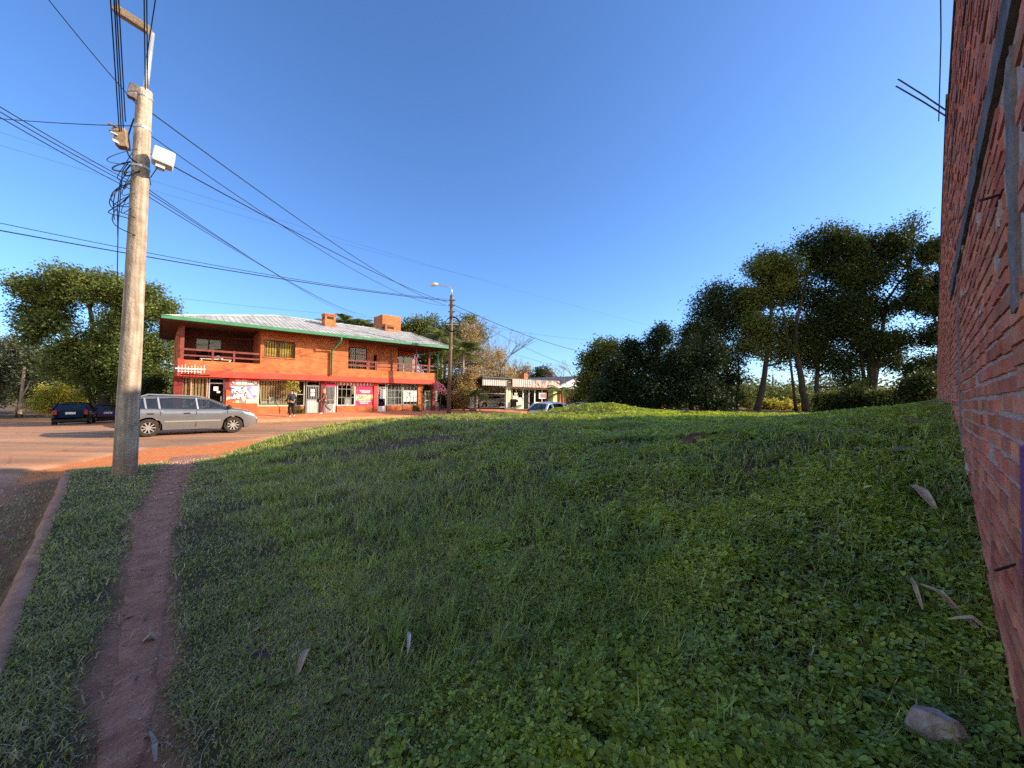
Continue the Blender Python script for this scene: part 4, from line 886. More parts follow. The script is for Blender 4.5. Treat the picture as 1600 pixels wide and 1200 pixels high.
# ------------------------------------------------------------------ vehicles
M_tyre = mat("tyre rubber", (.025, .022, .02), .85, (.06, .04, .03), 12)
M_rim = mat("silver alloy", (.62, .60, .56), .35, metal=.7); M_blk = mat("black plastic", (.02, .02, .022), .5)
M_lamp = mat("headlamp glass", (.55, .57, .6), .15, spec=.8); M_redl = mat("red tail lamp", (.35, .02, .02), .2, spec=.7)
M_cg = glassmat("car glass", (.30, .34, .35), .26); M_seat = mat("car seat cloth", (.05, .05, .055), .9)
def paint(name, c, metal=.5): return mat(name, c, .28, tuple(min(1, q*1.12) for q in c), 3, 4, metal=metal, coat=.6, spec=.5)
def car(name, label, loc, yaw, L_, W_, low, roof, wheels, pm_, group=None, rack=False, zs=(.24,), tail='wagon', rimspokes=9, wr=.315, plate=True):
    """low: list (x, ztop) of hood/belt/tail line; roof: list (x,z) of A base, roof front, roof mid, roof rear, rear base"""
    root = thing(name, label, "car", loc, yaw, group)
    xs = sorted(set(list(np.linspace(-L_/2, L_/2, 57))+[wx+dx for wx in wheels for dx in np.linspace(-wr-.06, wr+.06, 15)]))
    lx, lz = zip(*low); K_ = 9; V = []; cols = len(xs)
    for x in xs:
        zu = float(np.interp(x, lx, lz)); zl = .22
        e = abs(x)/(L_/2); plan = 1-.12*max(0, (e-.72)/.28)**2.2
        zl += .16*max(0, (e-.86)/.14)**1.5
        for wx in wheels:
            if abs(x-wx) < wr+.06: zl = max(zl, wr+math.sqrt(max(0, (wr+.06)**2-(x-wx)**2)))
        zl = min(zl, zu-.04)
        side = []
        for k in range(K_):
            t = k/(K_-1); z = zl+(zu-zl)*t
            tz = (z-.22)/.75
            yy = W_/2*plan*(.955+.06*math.sin(min(1.0, max(0, tz))*math.pi*.9)-.035*max(0, tz-.85))
            if k == K_-1: yy -= .035
            side.append((x, yy, z))
        V.append(side)
    m = MB(); n = K_; rowlen = 2*K_+3
    for side in V:
        zt = side[-1][2]; yt = side[-1][1]
        full = side+[(side[0][0], yt*.6, zt+.025), (side[0][0], 0, zt+.035), (side[0][0], -yt*.6, zt+.025)]+[(a, -b, c) for a, b, c in reversed(side)]
        m.v += full
    fs = []
    for i in range(cols-1):
        for k in range(rowlen-1):
            a = i*rowlen+k; fs.append((a, a+1, a+rowlen+1, a+rowlen))
    fs.append(tuple(range(rowlen))); fs.append(tuple((cols-1)*rowlen+k for k in reversed(range(rowlen))))
    m.f = fs; body = m.build("body", pm_, root, smooth=True)
    u_ = MB(); u_.box(-L_/2+.25, L_/2-.3, -W_/2+.16, W_/2-.16, .2, .5); u_.build("underbody", M_blk, root)
    # greenhouse
    (ax, az), (fx_, fz), (mx_, mz), (rx, rz_), (bx_, bz) = roof
    wb, wt = W_/2-.06, W_/2-.24
    rm = MB(); P = []
    for x, z in ((fx_, fz), (fx_*.5+mx_*.5, (fz+mz)/2+.012), (mx_, mz), ((mx_+rx)/2, (mz+rz_)/2+.01), (rx, rz_)):
        for y, dz in ((-wt, -.045), (-wt+.06, -.008), (-.3, .022), (0, .03), (.3, .022), (wt-.06, -.008), (wt, -.045)): P.append((x, y, z+dz))
    k_ = len(P); P += [(a, b, c-.035) for a, b, c in P]; fs = []
    for i in range(4):
        for j in range(6): a = i*7+j; fs.append((a, a+7, a+8, a+1)); fs.append((a+k_, a+1+k_, a+8+k_, a+7+k_))
    for i in range(4):
        for j in (0, 6): a = i*7+j; fs.append((a, a+7, a+7+k_, a+k_))
    for j in range(6):
        for i in (0, 4): a = i*7+j; fs.append((a, a+1, a+1+k_, a+k_))
    rm.add(P, fs); rm.build("roof", pm_, root, smooth=True)
    def belt(x): return float(np.interp(x, lx, lz))
    pil = MB()
    tz = lambda z: z-.05
    for s in (1, -1):
        pil.bar((ax, s*wb, belt(ax)-.02), (fx_, s*(wt+.0), tz(fz)), .06, .07)
        pil.bar((bx_, s*wb, belt(bx_)-.02), (rx, s*wt, tz(rz_)), .10, .12 if tail == 'wagon' else .08)
        for bxp, wd_ in pillars_of(roof):
            tx_ = bxp-.06; ztop = float(np.interp(tx_, [rx, mx_, fx_], [rz_, mz, fz])); pil.bar((bxp, s*(wb-.0), belt(bxp)-.02), (tx_, s*wt, tz(ztop)), .05, wd_)
        pts = [(fx_, s*wt, tz(fz)), (mx_, s*wt, tz(mz)), (rx, s*wt, tz(rz_))]
        for a, b_ in zip(pts, pts[1:]): pil.bar(a, b_, .05, .05)
    pil.build("pillars", pm_, root)
    def pane(nm, pts): g = MB(); g.add(pts, [tuple(range(len(pts)))]); return g.build(nm, M_cg, root)
    for s in (1, -1):
        xsP = [ax-.03]+[p for p, _ in pillars_of(roof)]+[bx_+.04]
        for i in range(len(xsP)-1):
            x0, x1 = xsP[i], xsP[i+1]
            def top(x):
                if x > fx_: t = (ax-x)/(ax-fx_); return (x, s*(wb+(wt-wb)*t), az+(fz-.06-az)*t)
                if x < rx: t = (x-bx_)/(rx-bx_); return (x, s*(wb+(wt-wb)*t), bz+(rz_-.06-bz)*t)
                return (x, s*wt, float(np.interp(x, [rx, mx_, fx_], [rz_, mz, fz]))-.06)
            tp = [top(x) for x in np.linspace(x1, x0, 7)]
            bt = [(x, s*(wb+.004), belt(x)+.0) for x in (x0, x1)]
            pane("side_window", bt+tp)
    pane("windshield", [(ax, -wb+.05, belt(ax)), (ax, wb-.05, belt(ax)), (fx_, wt-.03, fz-.05), (fx_, -wt+.03, fz-.05)])
    pane("rear_window", [(bx_, wb-.1, bz), (bx_, -wb+.1, bz), (rx, -wt+.06, rz_-.06), (rx, wt-.06, rz_-.06)])
    st = MB()
    for x in (.15, -.85):
        if L_ > 3.5:
            for y in (-.36, .36): st.box(x-.12, x+.02, y-.24, y+.24, .5, 1.12); st.box(x-.08, x-.0, y-.1, y+.1, 1.12, 1.3)
    st.build("seats", M_seat, root, bevel=.03)
    # wheels
    for wx in wheels:
        for s in (1, -1):
            yo = s*(W_/2-.02); t = MB(); yi = yo-s*.2
            prof = [(wr*.62, yo), (wr*.93, yo-s*.006), (wr, yo-s*.03), (wr, yi), (wr*.6, yi)]
            t.lathe([(r, y) for r, y in prof], (wx, 0, wr), 28, 'y'); w_ = t.build("wheel", M_tyre, root, smooth=False)
            r_ = MB(); yr = yo-s*.004
            r_.lathe([(wr*.68, yr), (wr*.60, yr), (wr*.58, yr-s*.04)], (wx, 0, wr), 28, 'y')
            for k in range(rimspokes):
                a = 2*math.pi*k/rimspokes; r_.bar((wx+.04*math.cos(a), yr-s*.012, wr+.04*math.sin(a)), (wx+wr*.62*math.cos(a), yr-s*.008, wr+wr*.62*math.sin(a)), .02, .04)
            r_.lathe([(0, yr), (.05, yr), (.055, yr-s*.03)], (wx, 0, wr), 12, 'y')
            r_.build("rim", M_rim, w_)
            dk = MB(); dk.lathe([(0, yr-s*.06), (wr*.64, yr-s*.06)], (wx, 0, wr), 20, 'y'); dk.build("brake_disc", M_blk, w_)
    for s in (1, -1):
        h = MB(); xe_ = L_/2; ze_ = float(np.interp(xe_-.25, lx, lz))
        h.add([(xe_-.30, s*(W_/2-.02), ze_-.03), (xe_-.42, s*(W_/2-.0), ze_-.12), (xe_-.18, s*(W_/2-.07), ze_-.24), (xe_-.0, s*(W_/2-.36), ze_-.22), (xe_-.05, s*(W_/2-.33), ze_-.1)], [(0, 1, 2, 3, 4)]); h.build("headlight", M_lamp, root)
        t = MB(); t.box(-L_/2-.008, -L_/2+.12, s*(W_/2-.30) if s > 0 else -W_/2+.12, s*(W_/2-.12) if s > 0 else -W_/2+.30, .72, 1.0); t.build("tail_light", M_redl, root)
        mr_ = MB(); mr_.lathe([(0, 0), (.07, .01), (.085, .06), (.07, .11), (0, .12)], (ax-.18, s*(W_/2+.03)-(.06), belt(ax)+.08), 10, 'y'); mr_.build("mirror", M_blk, root, smooth=True)
        for k_d, xd_ in enumerate(handles_of(roof)):
            hd = MB(); hd.box(xd_-.09, xd_+.09, min(s*(W_/2-.01), s*(W_/2+.025)), max(s*(W_/2-.01), s*(W_/2+.025)), .80, .835); hd.build("door_handle", M_blk, root)
        tr = MB(); tr.box(wheels[0]+wr+.1 if wheels[0] < 0 else 0, wheels[1]-wr-.1, min(s*(W_/2-.0), s*(W_/2+.014)), max(s*(W_/2-.0), s*(W_/2+.014)), .50, .55); tr.build("side_trim", M_rimtrim, root)
        sm = MB()
        for xd_ in seams_of(roof): sm.box(xd_-.006, xd_+.006, min(s*(W_/2-.03), s*(W_/2+.008)), max(s*(W_/2-.03), s*(W_/2+.008)), .32, .90)
        sm.build("door_seam", M_blk, root)
    if plate:
        pl = MB(); pl.box(-L_/2-.02, -L_/2-.008, -.22, .22, .74, .88); pl.build("number_plate", M_white, root)
        pl = MB(); pl.box(-L_/2-.03, -L_/2+.1, -W_/2+.15, W_/2-.15, .28, .42); pl.build("rear_bumper", M_blk, root)
        pl = MB(); pl.box(L_/2-.1, L_/2+.012, -.5, .5, .45, .6); pl.build("grille", M_blk, root)
    if rack:
        for s in (1, -1):
            r_ = MB(); r_.tube([(fx_-.15, s*(wt-.03), fz-.0), (fx_-.35, s*(wt-.02), fz+.065), (rx+.35, s*(wt-.02), mz+.05), (rx+.1, s*(wt-.03), rz_+.0)], .018, 6); r_.build("roof_rail", M_rimtrim, root)
    return root
M_rimtrim = mat("satin trim", (.42, .41, .39), .4, metal=.5)
PB = {}
def pillars_of(roof): return roof_p
def handles_of(roof): return roof_h
def seams_of(roof): return roof_s
# silver wagon
roof_p = [(.05, .11), (-1.02, .09), (-1.38, .10)]; roof_h = [-.25, -1.25]; roof_s = [.98, .02, -.98]
rwp, fwp = Vector((-12.95, 13.65)), Vector((-11.20, 15.36)); dr = (fwp-rwp); yaw = math.atan2(dr.y, dr.x); mid = (rwp+fwp)/2
cz = zg_xy(mid.x, mid.y)+.045
cc = mid+Vector((math.cos(yaw), math.sin(yaw)))*.13
near = Vector((math.sin(yaw), -math.cos(yaw)))
cc = cc-near*.80
car("station_wagon", "silver-grey station wagon with roof rails driving past the leaning concrete pole", (cc.x, cc.y, cz), yaw, 4.0, 1.66,
    [(-2.0, .66), (-1.98, .97), (-1.87, 1.01), (-1.3, 1.0), (0, .97), (.95, .96), (1.2, .955), (1.50, .91), (1.73, .85), (1.88, .77), (1.96, .68), (2.0, .52)],
    [(1.20, .95), (.40, 1.39), (-.6, 1.46), (-1.66, 1.41), (-1.95, 1.0)], (-1.29, 1.18), paint("silver paint", (.265, .27, .275), .6), rack=True)
wag = bpy.data.objects["station_wagon"]
# dark SUV seen from behind
roof_p = [(.1, .1), (-1.0, .1)]; roof_h = [-.15, -1.15]; roof_s = [1.0, .05, -1.0]
p_ = at(118, 661, 24.5); YV = math.atan2(UX, -UY)
dx_, dy_ = math.cos(YV), math.sin(YV)
black_c = [(-2.0, .5), (-1.99, .98), (-1.7, 1.02), (0, .98), (.95, .96), (1.7, .88), (1.95, .72), (2.0, .5)]
def park(name, label, px, py, Y, yaw, back, *a, **k):
    p = at(px, py, Y); c = (p.x+math.cos(yaw)*back, p.y+math.sin(yaw)*back); u_, v_ = uv(*c)
    gz = max(float(zroad(u_, v_)), zg_xy(*c)) if 0 else float(zroad(u_, v_))
    return car(name, label, (c[0], c[1], gz), yaw, *a, **k)
park("hatchback", "black hatchback seen from behind parked beyond the side street at far left", 110, 661, 24.5, YV, 1.9, 4.0, 1.74, black_c,
     [(1.05, .96), (.35, 1.42), (-.7, 1.48), (-1.55, 1.40), (-1.93, 1.0)], (-1.2, 1.25), paint("black paint", (.006, .006, .007), .2))
park("pickup_truck", "dark red vehicle partly hidden behind the black hatchback at far left", 168, 655, 28.5, YV+.15, 1.9, 4.2, 1.74, black_c,
     [(1.05, .96), (.35, 1.42), (-.7, 1.46), (-1.45, 1.38), (-1.9, 1.0)], (-1.2, 1.25), paint("dark red paint", (.08, .012, .015), .2))
# pale blue-white hatchback beyond the mound
U_Y = ANG
hc = [(-1.85, .45), (-1.84, .9), (-1.6, .98), (0, .94), (.85, .92), (1.5, .82), (1.8, .66), (1.85, .45)]
park("compact_car", "pale blue-white compact hatchback parked behind the sunlit grass crest", 838, 660, 23.3, U_Y, 1.75, 3.7, 1.66, hc,
     [(.95, .92), (.25, 1.40), (-.6, 1.45), (-1.35, 1.37), (-1.8, .95)], (-1.1, 1.15), paint("ice white paint", (.62, .67, .74), .1))
park("sedan", "white and dark-roofed sedan parked further along the street behind the grass crest", 893, 650, 28.3, U_Y, 2.0, 4.3, 1.7,
     [(-2.15, .5), (-2.13, .9), (-1.5, .98), (0, .94), (.9, .92), (1.8, .80), (2.1, .62), (2.15, .45)],
     [(1.05, .92), (.35, 1.36), (-.3, 1.4), (-.95, 1.33), (-1.6, .98)], (-1.25, 1.3), paint("dull white paint", (.55, .57, .60), .1))
tmp = K(771, 630, 1.8); vx, vy = xy(ku+tmp[0], V0+2.6)
car("old_car", "cream old car nose parked inside the dark carport", (vx, vy, .14), ANG+math.pi, 3.6, 1.55, hc, [(.9, .92), (.3, 1.32), (-.5, 1.36), (-1.2, 1.30), (-1.7, .95)], (-1.1, 1.12), paint("cream paint", (.66, .62, .46), 0))
# ------------------------------------------------------------------ people
M_skin = mat("skin", (.42, .24, .16), .6, (.48, .28, .19), 8); M_hairb = mat("fair hair", (.42, .27, .12), .7, (.5, .34, .16), 20); M_haird = mat("dark hair", (.03, .02, .015), .7)
def skinmesh(name, nodes, edges, m, parent, sub=2):
    me = bpy.data.meshes.new(name); me.from_pydata([n[:3] for n in nodes], edges, []); o = bpy.data.objects.new(name, me); COL.objects.link(o)
    sk = o.modifiers.new("skin", 'SKIN'); 
    lay = me.skin_vertices[0] if me.skin_vertices else None
    if lay is None:
        bpy.context.view_layer.objects.active = o
        lay = me.skin_vertices[0]
    for i, n in enumerate(nodes): lay.data[i].radius = (n[3], n[4] if len(n) > 4 else n[3]); lay.data[i].use_root = (i == 0)
    sb = o.modifiers.new("sub", 'SUBSURF'); sb.levels = sub; sb.render_levels = sub
    me.materials.append(m); o.parent = parent; return o
def person(label, loc, yaw, s, hips, legs, arms, top, bot, shoe, hair, lean=0, hairlong=False, topname="jacket"):
    """frame: +x forward; legs = [(knee),(ankle)] left/right offsets; arms=[(elbow),(wrist)]"""
    r = thing("person", label, "person", loc, yaw); r.scale = (s, s, s)
    n = []; e = []
    def add(*a): n.append(a); return len(n)-1
    pel = add(0, 0, hips, .15, .12); wst = add(lean*.3, 0, hips+.18, .13, .10); ch = add(lean*.7, 0, hips+.40, .165, .115); nk = add(lean, 0, hips+.54, .055); hd0 = add(lean+.02, 0, hips+.64, .075, .085); hd1 = add(lean+.02, 0, hips+.76, .09, .10); tp = add(lean+.01, 0, hips+.82, .05)
    e += [(pel, wst), (wst, ch), (ch, nk), (nk, hd0), (hd0, hd1), (hd1, tp)]
    for sgn, (kn, ak) in zip((1, -1), legs):
        h = add(0, sgn*.09, hips-.08, .085); k = add(kn[0], sgn*.10, kn[1], .06); a = add(ak[0], sgn*.10, ak[1], .038); t = add(ak[0]+.13, sgn*.11, ak[1]-.055, .035, .03)
        e += [(pel, h), (h, k), (k, a), (a, t)]
    hands = []
    for sgn, (el, wr_) in zip((1, -1), arms):
        sh = add(lean*.85, sgn*.17, hips+.46, .055); eb = add(lean+el[0], sgn*(.22), el[1], .04); w_ = add(lean+wr_[0], sgn*.22, wr_[1], .027); pm = add(lean+wr_[0]+.03, sgn*.22, wr_[1]-.06, .032, .018)
        e += [(ch, sh), (sh, eb), (eb, w_), (w_, pm)]; hands.append(pm)
        for q in range(4): f = add(lean+wr_[0]+.05+.008*q, sgn*(.22)+(q-1.5)*.018, wr_[1]-.12+.006*abs(q-1.5), .008); e.append((pm, f))
        th = add(lean+wr_[0]+.07, sgn*.20, wr_[1]-.07, .009); e.append((pm, th))
    skinmesh("body", n, e, M_skin, r)
    # clothing over the same joints
    c = []; ce = []
    def ca(i, g): c.append((*n[i][:3], n[i][3]+g, (n[i][4] if len(n[i]) > 4 else n[i][3])+g)); return len(c)-1
    p0 = ca(pel, .03); w0 = ca(wst, .03); c0 = ca(ch, .025); k0 = ca(nk, .02); ce += [(p0, w0), (w0, c0), (c0, k0)]
    base = 15
    for q in range(2):
        i0 = 15+q*9; s0 = ca(i0, .022); e0 = ca(i0+1, .02); v0 = ca(i0+2, .018); ce += [(c0, s0), (s0, e0), (e0, v0)]
    skinmesh(topname, c, ce, top, r)
    c = []; ce = []; p0 = ca(pel, .012)
    for q in range(2):
        i0 = 7+q*4; h0 = ca(i0, .015); k0 = ca(i0+1, .018); a0 = ca(i0+2, .02); ce += [(p0, h0), (h0, k0), (k0, a0)]
    skinmesh("trousers", c, ce, bot, r)
    for q in range(2):
        i0 = 7+q*4+2; a = n[i0]; t = n[i0+1]; skinmesh("shoe", [(a[0]-.03, a[1], a[2]-.045, .042, .038), (a[0]+.05, a[1], a[2]-.05, .045, .036), (t[0]+.04, t[1], t[2]-.012, .035, .028)], [(0, 1), (1, 2)], shoe, r)
    hz = hips
    hn = [(lean-.015, 0, hz+.80, .075, .08), (lean-.035, 0, hz+.72, .085, .085)]+([(lean-.06, 0, hz+.58, .06, .05), (lean-.07, 0, hz+.46, .04, .03)] if hairlong else [(lean-.03, 0, hz+.65, .06, .06)])
    skinmesh("hair", hn, [(i, i+1) for i in range(len(hn)-1)], hair, r)
    fc = MB(); fc.box(lean+.115, lean+.13, -.012, .012, hz+.68, hz+.715); fc.build("nose", M_skin, r)
    for sgn in (1, -1): q = MB(); q.lathe([(0, 0), (.012, .004), (0, .008)], (lean+.105, sgn*.035, hz+.735), 8, 'z'); q.build("eye", M_dark, r)
    return r
M_j1 = mat("black cardigan", (.02, .02, .024), .9, (.045, .04, .05), 6); M_t1 = mat("dark leggings", (.012, .012, .014), .9)
M_j2 = mat("brown jacket", (.16, .07, .05), .9, (.22, .10, .07), 6); M_t2 = mat("grey jeans", (.12, .10, .10), .9, (.17, .15, .15), 8)
q1 = FPg(455.5, 640, -2.2); x_, y_3 = xy(q1[0], V0-2.2)
person("person in a dark cardigan and leggings walking away along the kerb", (x_, y_3, float(walk_z(q1[0], V0-2.2))+.0), ANG+2.2, 1.0, .88,
       [((.10, .50), (.02, .09)), ((.02, .48), (-.12, .12))], [((.10, 1.08), (.22, .92)), ((-.12, 1.08), (-.05, .86))], M_j1, M_t1, M_white, M_haird)
q1 = FPg(508, 640, -.8); x_, y_3 = xy(q1[0], V0-.8)
person("person with fair hair and brown jacket striding left past the shop door", (x_, y_3, float(walk_z(q1[0], V0-.8))), ANG+math.pi, 1.0, .84,
       [((.16, .50), (.22, .09)), ((-.10, .46), (-.42, .20))], [((.12, 1.02), (.30, .92)), ((.02, 1.02), (.26, .86))], M_j2, M_t2, M_white, M_hairb, lean=.10, hairlong=True)
q = MB(); q.box(-.14, .14, -.1, .1, 0, .26); o = q.build("shoulder_bag", M_blk, bevel=.04); bb_ = Vector((x_, y_3, 0))+Vector((math.cos(ANG+math.pi), math.sin(ANG+math.pi), 0))*.38; o.location = (bb_.x, bb_.y, .90); o.rotation_euler = (0, 0, ANG)
tag(o, "black bag carried in front by the striding person in brown", "bag")
# driver: seated figure, arm on the wheel
dr_ = thing("person", "person in blue seated in the front of the silver wagon with an arm stretched forward", "person", wag.location, wag.rotation_euler.z)
yo = -.36
nd = [(-.05, yo, .55, .15, .12), (-.12, yo, .75, .13, .11), (-.15, yo, 1.0, .15, .11), (-.13, yo, 1.14, .05), (-.10, yo, 1.22, .075, .085), (-.09, yo, 1.30, .08, .09),
      (-.12, yo-.17, 1.03, .05), (.05, yo-.25, .97, .04), (.38, yo-.12, 1.06, .03), (.46, yo-.09, 1.10, .03, .02), (-.1, yo+.17, 1.03, .05), (.1, yo+.22, .92, .04), (.4, yo+.12, 1.04, .03), (.3, yo-.1, .58, .08), (.3, yo+.1, .58, .08), (.65, yo-.1, .45, .05), (.65, yo+.1, .45, .05)]
skinmesh("body", nd, [(0, 1), (1, 2), (2, 3), (3, 4), (4, 5), (2, 6), (6, 7), (7, 8), (8, 9), (2, 10), (10, 11), (11, 12), (0, 13), (0, 14), (13, 15), (14, 16)], M_skin, dr_)
skinmesh("shirt", [(-.05, yo, .55, .17, .14), (-.12, yo, .75, .15, .13), (-.15, yo, 1.0, .17, .125), (-.12, yo-.17, 1.03, .07), (-.03, yo-.23, .99, .055), (-.1, yo+.17, 1.03, .07), (0, yo+.2, .96, .055)], [(0, 1), (1, 2), (2, 3), (3, 4), (2, 5), (5, 6)], mat("blue shirt", (.05, .10, .25), .9), dr_)
skinmesh("hair", [(-.11, yo, 1.33, .075, .08), (-.14, yo, 1.26, .075, .07)], [(0, 1)], M_haird, dr_)
# ------------------------------------------------------------------ poles
M_pole = mat("concrete pole", (.40, .32, .24), .9, (.62, .53, .42), 5, 9, bump=.7, bscale=30)
nt = M_pole.node_tree; N = nt.nodes; L = nt.links; b = N["Principled BSDF"]; src = b.inputs["Base Color"].links[0].from_socket
tc = N.new("ShaderNodeTexCoord"); mp = N.new("ShaderNodeMapping"); mp.inputs["Scale"].default_value = (9, 9, .5); L.new(tc.outputs["Object"], mp.inputs[0])
ns = N.new("ShaderNodeTexNoise"); ns.inputs["Scale"].default_value = 1.6; ns.inputs["Detail"].default_value = 8; L.new(mp.outputs[0], ns.inputs["Vector"])
cr = N.new("ShaderNodeValToRGB"); cr.color_ramp.elements[0].position = .40; cr.color_ramp.elements[1].position = .62; cr.color_ramp.elements[0].color = (.5, .42, .38, 1); cr.color_ramp.elements[1].color = (1, 1, 1, 1)
L.new(ns.outputs["Fac"], cr.inputs[0]); mm = N.new("ShaderNodeMixRGB"); mm.blend_type = 'MULTIPLY'; mm.inputs[0].default_value = .8; L.new(src, mm.inputs[1]); L.new(cr.outputs[0], mm.inputs[2])
# red earth splash on the foot of the pole
sp = N.new("ShaderNodeSeparateXYZ"); L.new(tc.outputs["Object"], sp.inputs[0]); mr = N.new("ShaderNodeMapRange"); mr.inputs["From Min"].default_value = .55; mr.inputs["From Max"].default_value = -.05; mr.inputs["To Max"].default_value = 1.0
L.new(sp.outputs[2], mr.inputs["Value"]); mu = N.new("ShaderNodeMath"); mu.operation = 'MULTIPLY'; L.new(mr.outputs[0], mu.inputs[0]); L.new(ns.outputs["Fac"], mu.inputs[1])
m3 = N.new("ShaderNodeMixRGB"); L.new(mu.outputs[0], m3.inputs[0]); L.new(mm.outputs[0], m3.inputs[1]); m3.inputs[2].default_value = (.30, .10, .06, 1); L.new(m3.outputs[0], b.inputs["Base Color"])
M_steel = mat("galvanised steel", (.45, .46, .47), .4, (.6, .6, .6), 8, metal=.6); M_wood = mat("old timber", (.22, .14, .09), .9, (.38, .27, .18), 14, 8, bump=.6, bscale=40)
M_box = mat("white plastic box", (.6, .6, .57), .5, (.7, .7, .67), 5)
PX, PY_ = -6.97, 6.98; pz = zg_xy(PX, PY_)
up_ = thing("utility_pole", "tall tapering concrete utility pole with tangled cables on the grass verge", "pole", (PX, PY_, pz-.02)); up_.rotation_euler.y = .010
q = MB(); H = 7.1; prof = [(.168-(.168-.112)*k/24, H*k/24) for k in range(25)]+[(.0, H)]
q.lathe([(.172, -.4)]+prof, (0, 0, 0), 28); q.build("shaft", M_pole, up_, smooth=True)
q = MB(); q.tube([(.02, -.02, H-.3), (.10, -.02, 8.2)], .04, 10); q.build("steel_tube", M_steel, up_, smooth=True)
q = MB(); q.bar(Vector(at(226, 46, 6.98))-Vector((PX, PY_, pz)), Vector(at(172, 12, 6.8))-Vector((PX, PY_, pz)), .14, .13); q.build("timber_block", M_wood, up_, bevel=.01)
for z in (6.95, 6.35, 5.62): q = MB(); rr = .168-.056*z/H+.004; q.lathe([(rr, z), (rr+.006, z+.005), (rr+.006, z+.045), (rr, z+.05)], (0, 0, 0), 20); q.build("clamp", M_steel, up_)
# boxes
q = MB(); q.box(.0, .30, -.13, .13, -.15, .13); bx_ = q.build("junction_box", M_box, up_, bevel=.03); bx_.location = at(233.5, 238, 6.85)-Vector((PX, PY_, pz)); bx_.rotation_euler = (0, .12, .75)
q = MB(); q.box(.07, .2, -.07, .07, -.22, -.14); q.build("connector", M_box, bx_)
q = MB(); q.box(-.16, .0, -.1, .1, -.16, .16); bx2 = q.build("terminal_block", M_wood, up_, bevel=.01); bx2.location = at(195, 217, 6.85)-Vector((PX, PY_, pz)); bx2.rotation_euler = (.1, -.1, .5)
for k in range(9):
    q = MB(); a = (-.17-.02*(k % 3), -.11+.03*(k % 4), -.13+.035*k); q.tube([(-.1, a[1], a[2]), (a[0], a[1]-.03, a[2]+.02)], .018, 6); q.build("insulator", (M_box, M_steel, M_wood)[k % 3], bx2)
q = MB(); q.box(-.1, .02, -.06, .06, -.14, .12); bx3 = q.build("bracket_box", M_dconc, up_, bevel=.01); bx3.location = at(207, 143, 6.85)-Vector((PX, PY_, pz)); bx3.rotation_euler = (0, .15, .6)
# tangle: loose loops wound about the upper pole
rt = random.Random(11)
for k in range(13):
    z0 = rt.uniform(5.0, 6.6); pts = []; a0 = rt.uniform(2.2, 4.2); sw_ = rt.uniform(.6, 2.2); rad = rt.uniform(.16, .36); drop = rt.uniform(-.9, .5)
    for i in range(13):
        t = i/12; a = a0+sw_*t; r_ = .13+rad*math.sin(t*math.pi)**.8*(1 if k % 3 else .35)
        pts.append((r_*math.cos(a), r_*math.sin(a), z0+drop*t-.25*math.sin(t*math.pi)))
    q = MB(); q.tube(pts, rt.choice((.006, .008, .012)), 5); q.build("cable_loop", M_cable, up_)
for (x1, z1, z2) in ((-.22, 5.4, 4.3), (-.30, 5.2, 4.6), (-.19, 5.6, 3.5), (.33, 5.5, 5.25)):
    q = MB(); q.tube([(x1+.1, -.12, z1+.1), (x1, -.14, z1-.1), (x1-.015, -.15, (z1+z2)/2), (x1+.01, -.14, z2)], .008, 5); q.build("cable_tail", M_cable, up_)
# far street lamp
lp = at(701, 646, 29.9)
sl_ = thing("street_lamp", "tall wooden street lamp pole with a curved arm and a coil of cable", "street lamp", (lp.x, lp.y, .02))
q = MB(); zt_ = at(704, 462, 29.9).z; q.tube([(0, 0, -.3), (.05, 0, zt_*.5), (.1, 0, zt_)], .17, 12, r2=.12); q.build("pole", mat("creosoted pole", (.12, .075, .05), .9, (.20, .13, .09), 5, bump=.4), sl_, smooth=True)
q = MB(); q.tube([(.1, 0, zt_-1.9), (.1, 0, zt_)], .16, 10); q.build("pole_top", M_dconc, sl_)
q = MB(); q.tube([(.1, 0, zt_-.1), (.08, 0, zt_+.45), (.0, 0, zt_+.6), (-.5, 0, zt_+.75), (-1.05, 0, zt_+.85)], .04, 8); q.build("arm", M_steel, sl_, smooth=True)
q = MB(); q.lathe([(0, -.36), (.07, -.33), (.17, -.2), (.2, 0), (.16, .2), (.07, .3), (0, .32)], (0, 0, 0), 14); o = q.build("lamp_head", M_box, sl_, smooth=True); o.location = (-1.3, 0, zt_+.84); o.rotation_euler = (0, R(80), 0); o.scale = (.75, 1, 1)
q = MB(); cz_ = at(706, 508, 29.8).z
for kk in range(3):
    pts = [(.2+.56*math.cos(a)+.02*kk, -.2-.02*kk, cz_+.56*math.sin(a)+.03*kk) for a in np.linspace(0, 2*math.pi, 25)]; q.tube(pts, .02, 5)
o = q.build("cable_coil", M_cable, sl_); q = MB(); q.bar((-.34, -.22, cz_), (.74, -.22, cz_), .05, .04); q.bar((.2, -.2, cz_-.54), (.2, -.2, cz_+.54), .05, .04); q.build("coil_frame", M_steel, o)
for z in (zt_-.4, zt_-.8, zt_-1.3): q = MB(); q.bar((-.15, -.1, z), (.4, -.1, z), .08, .08); q.build("insulator_bracket", M_dconc, sl_)
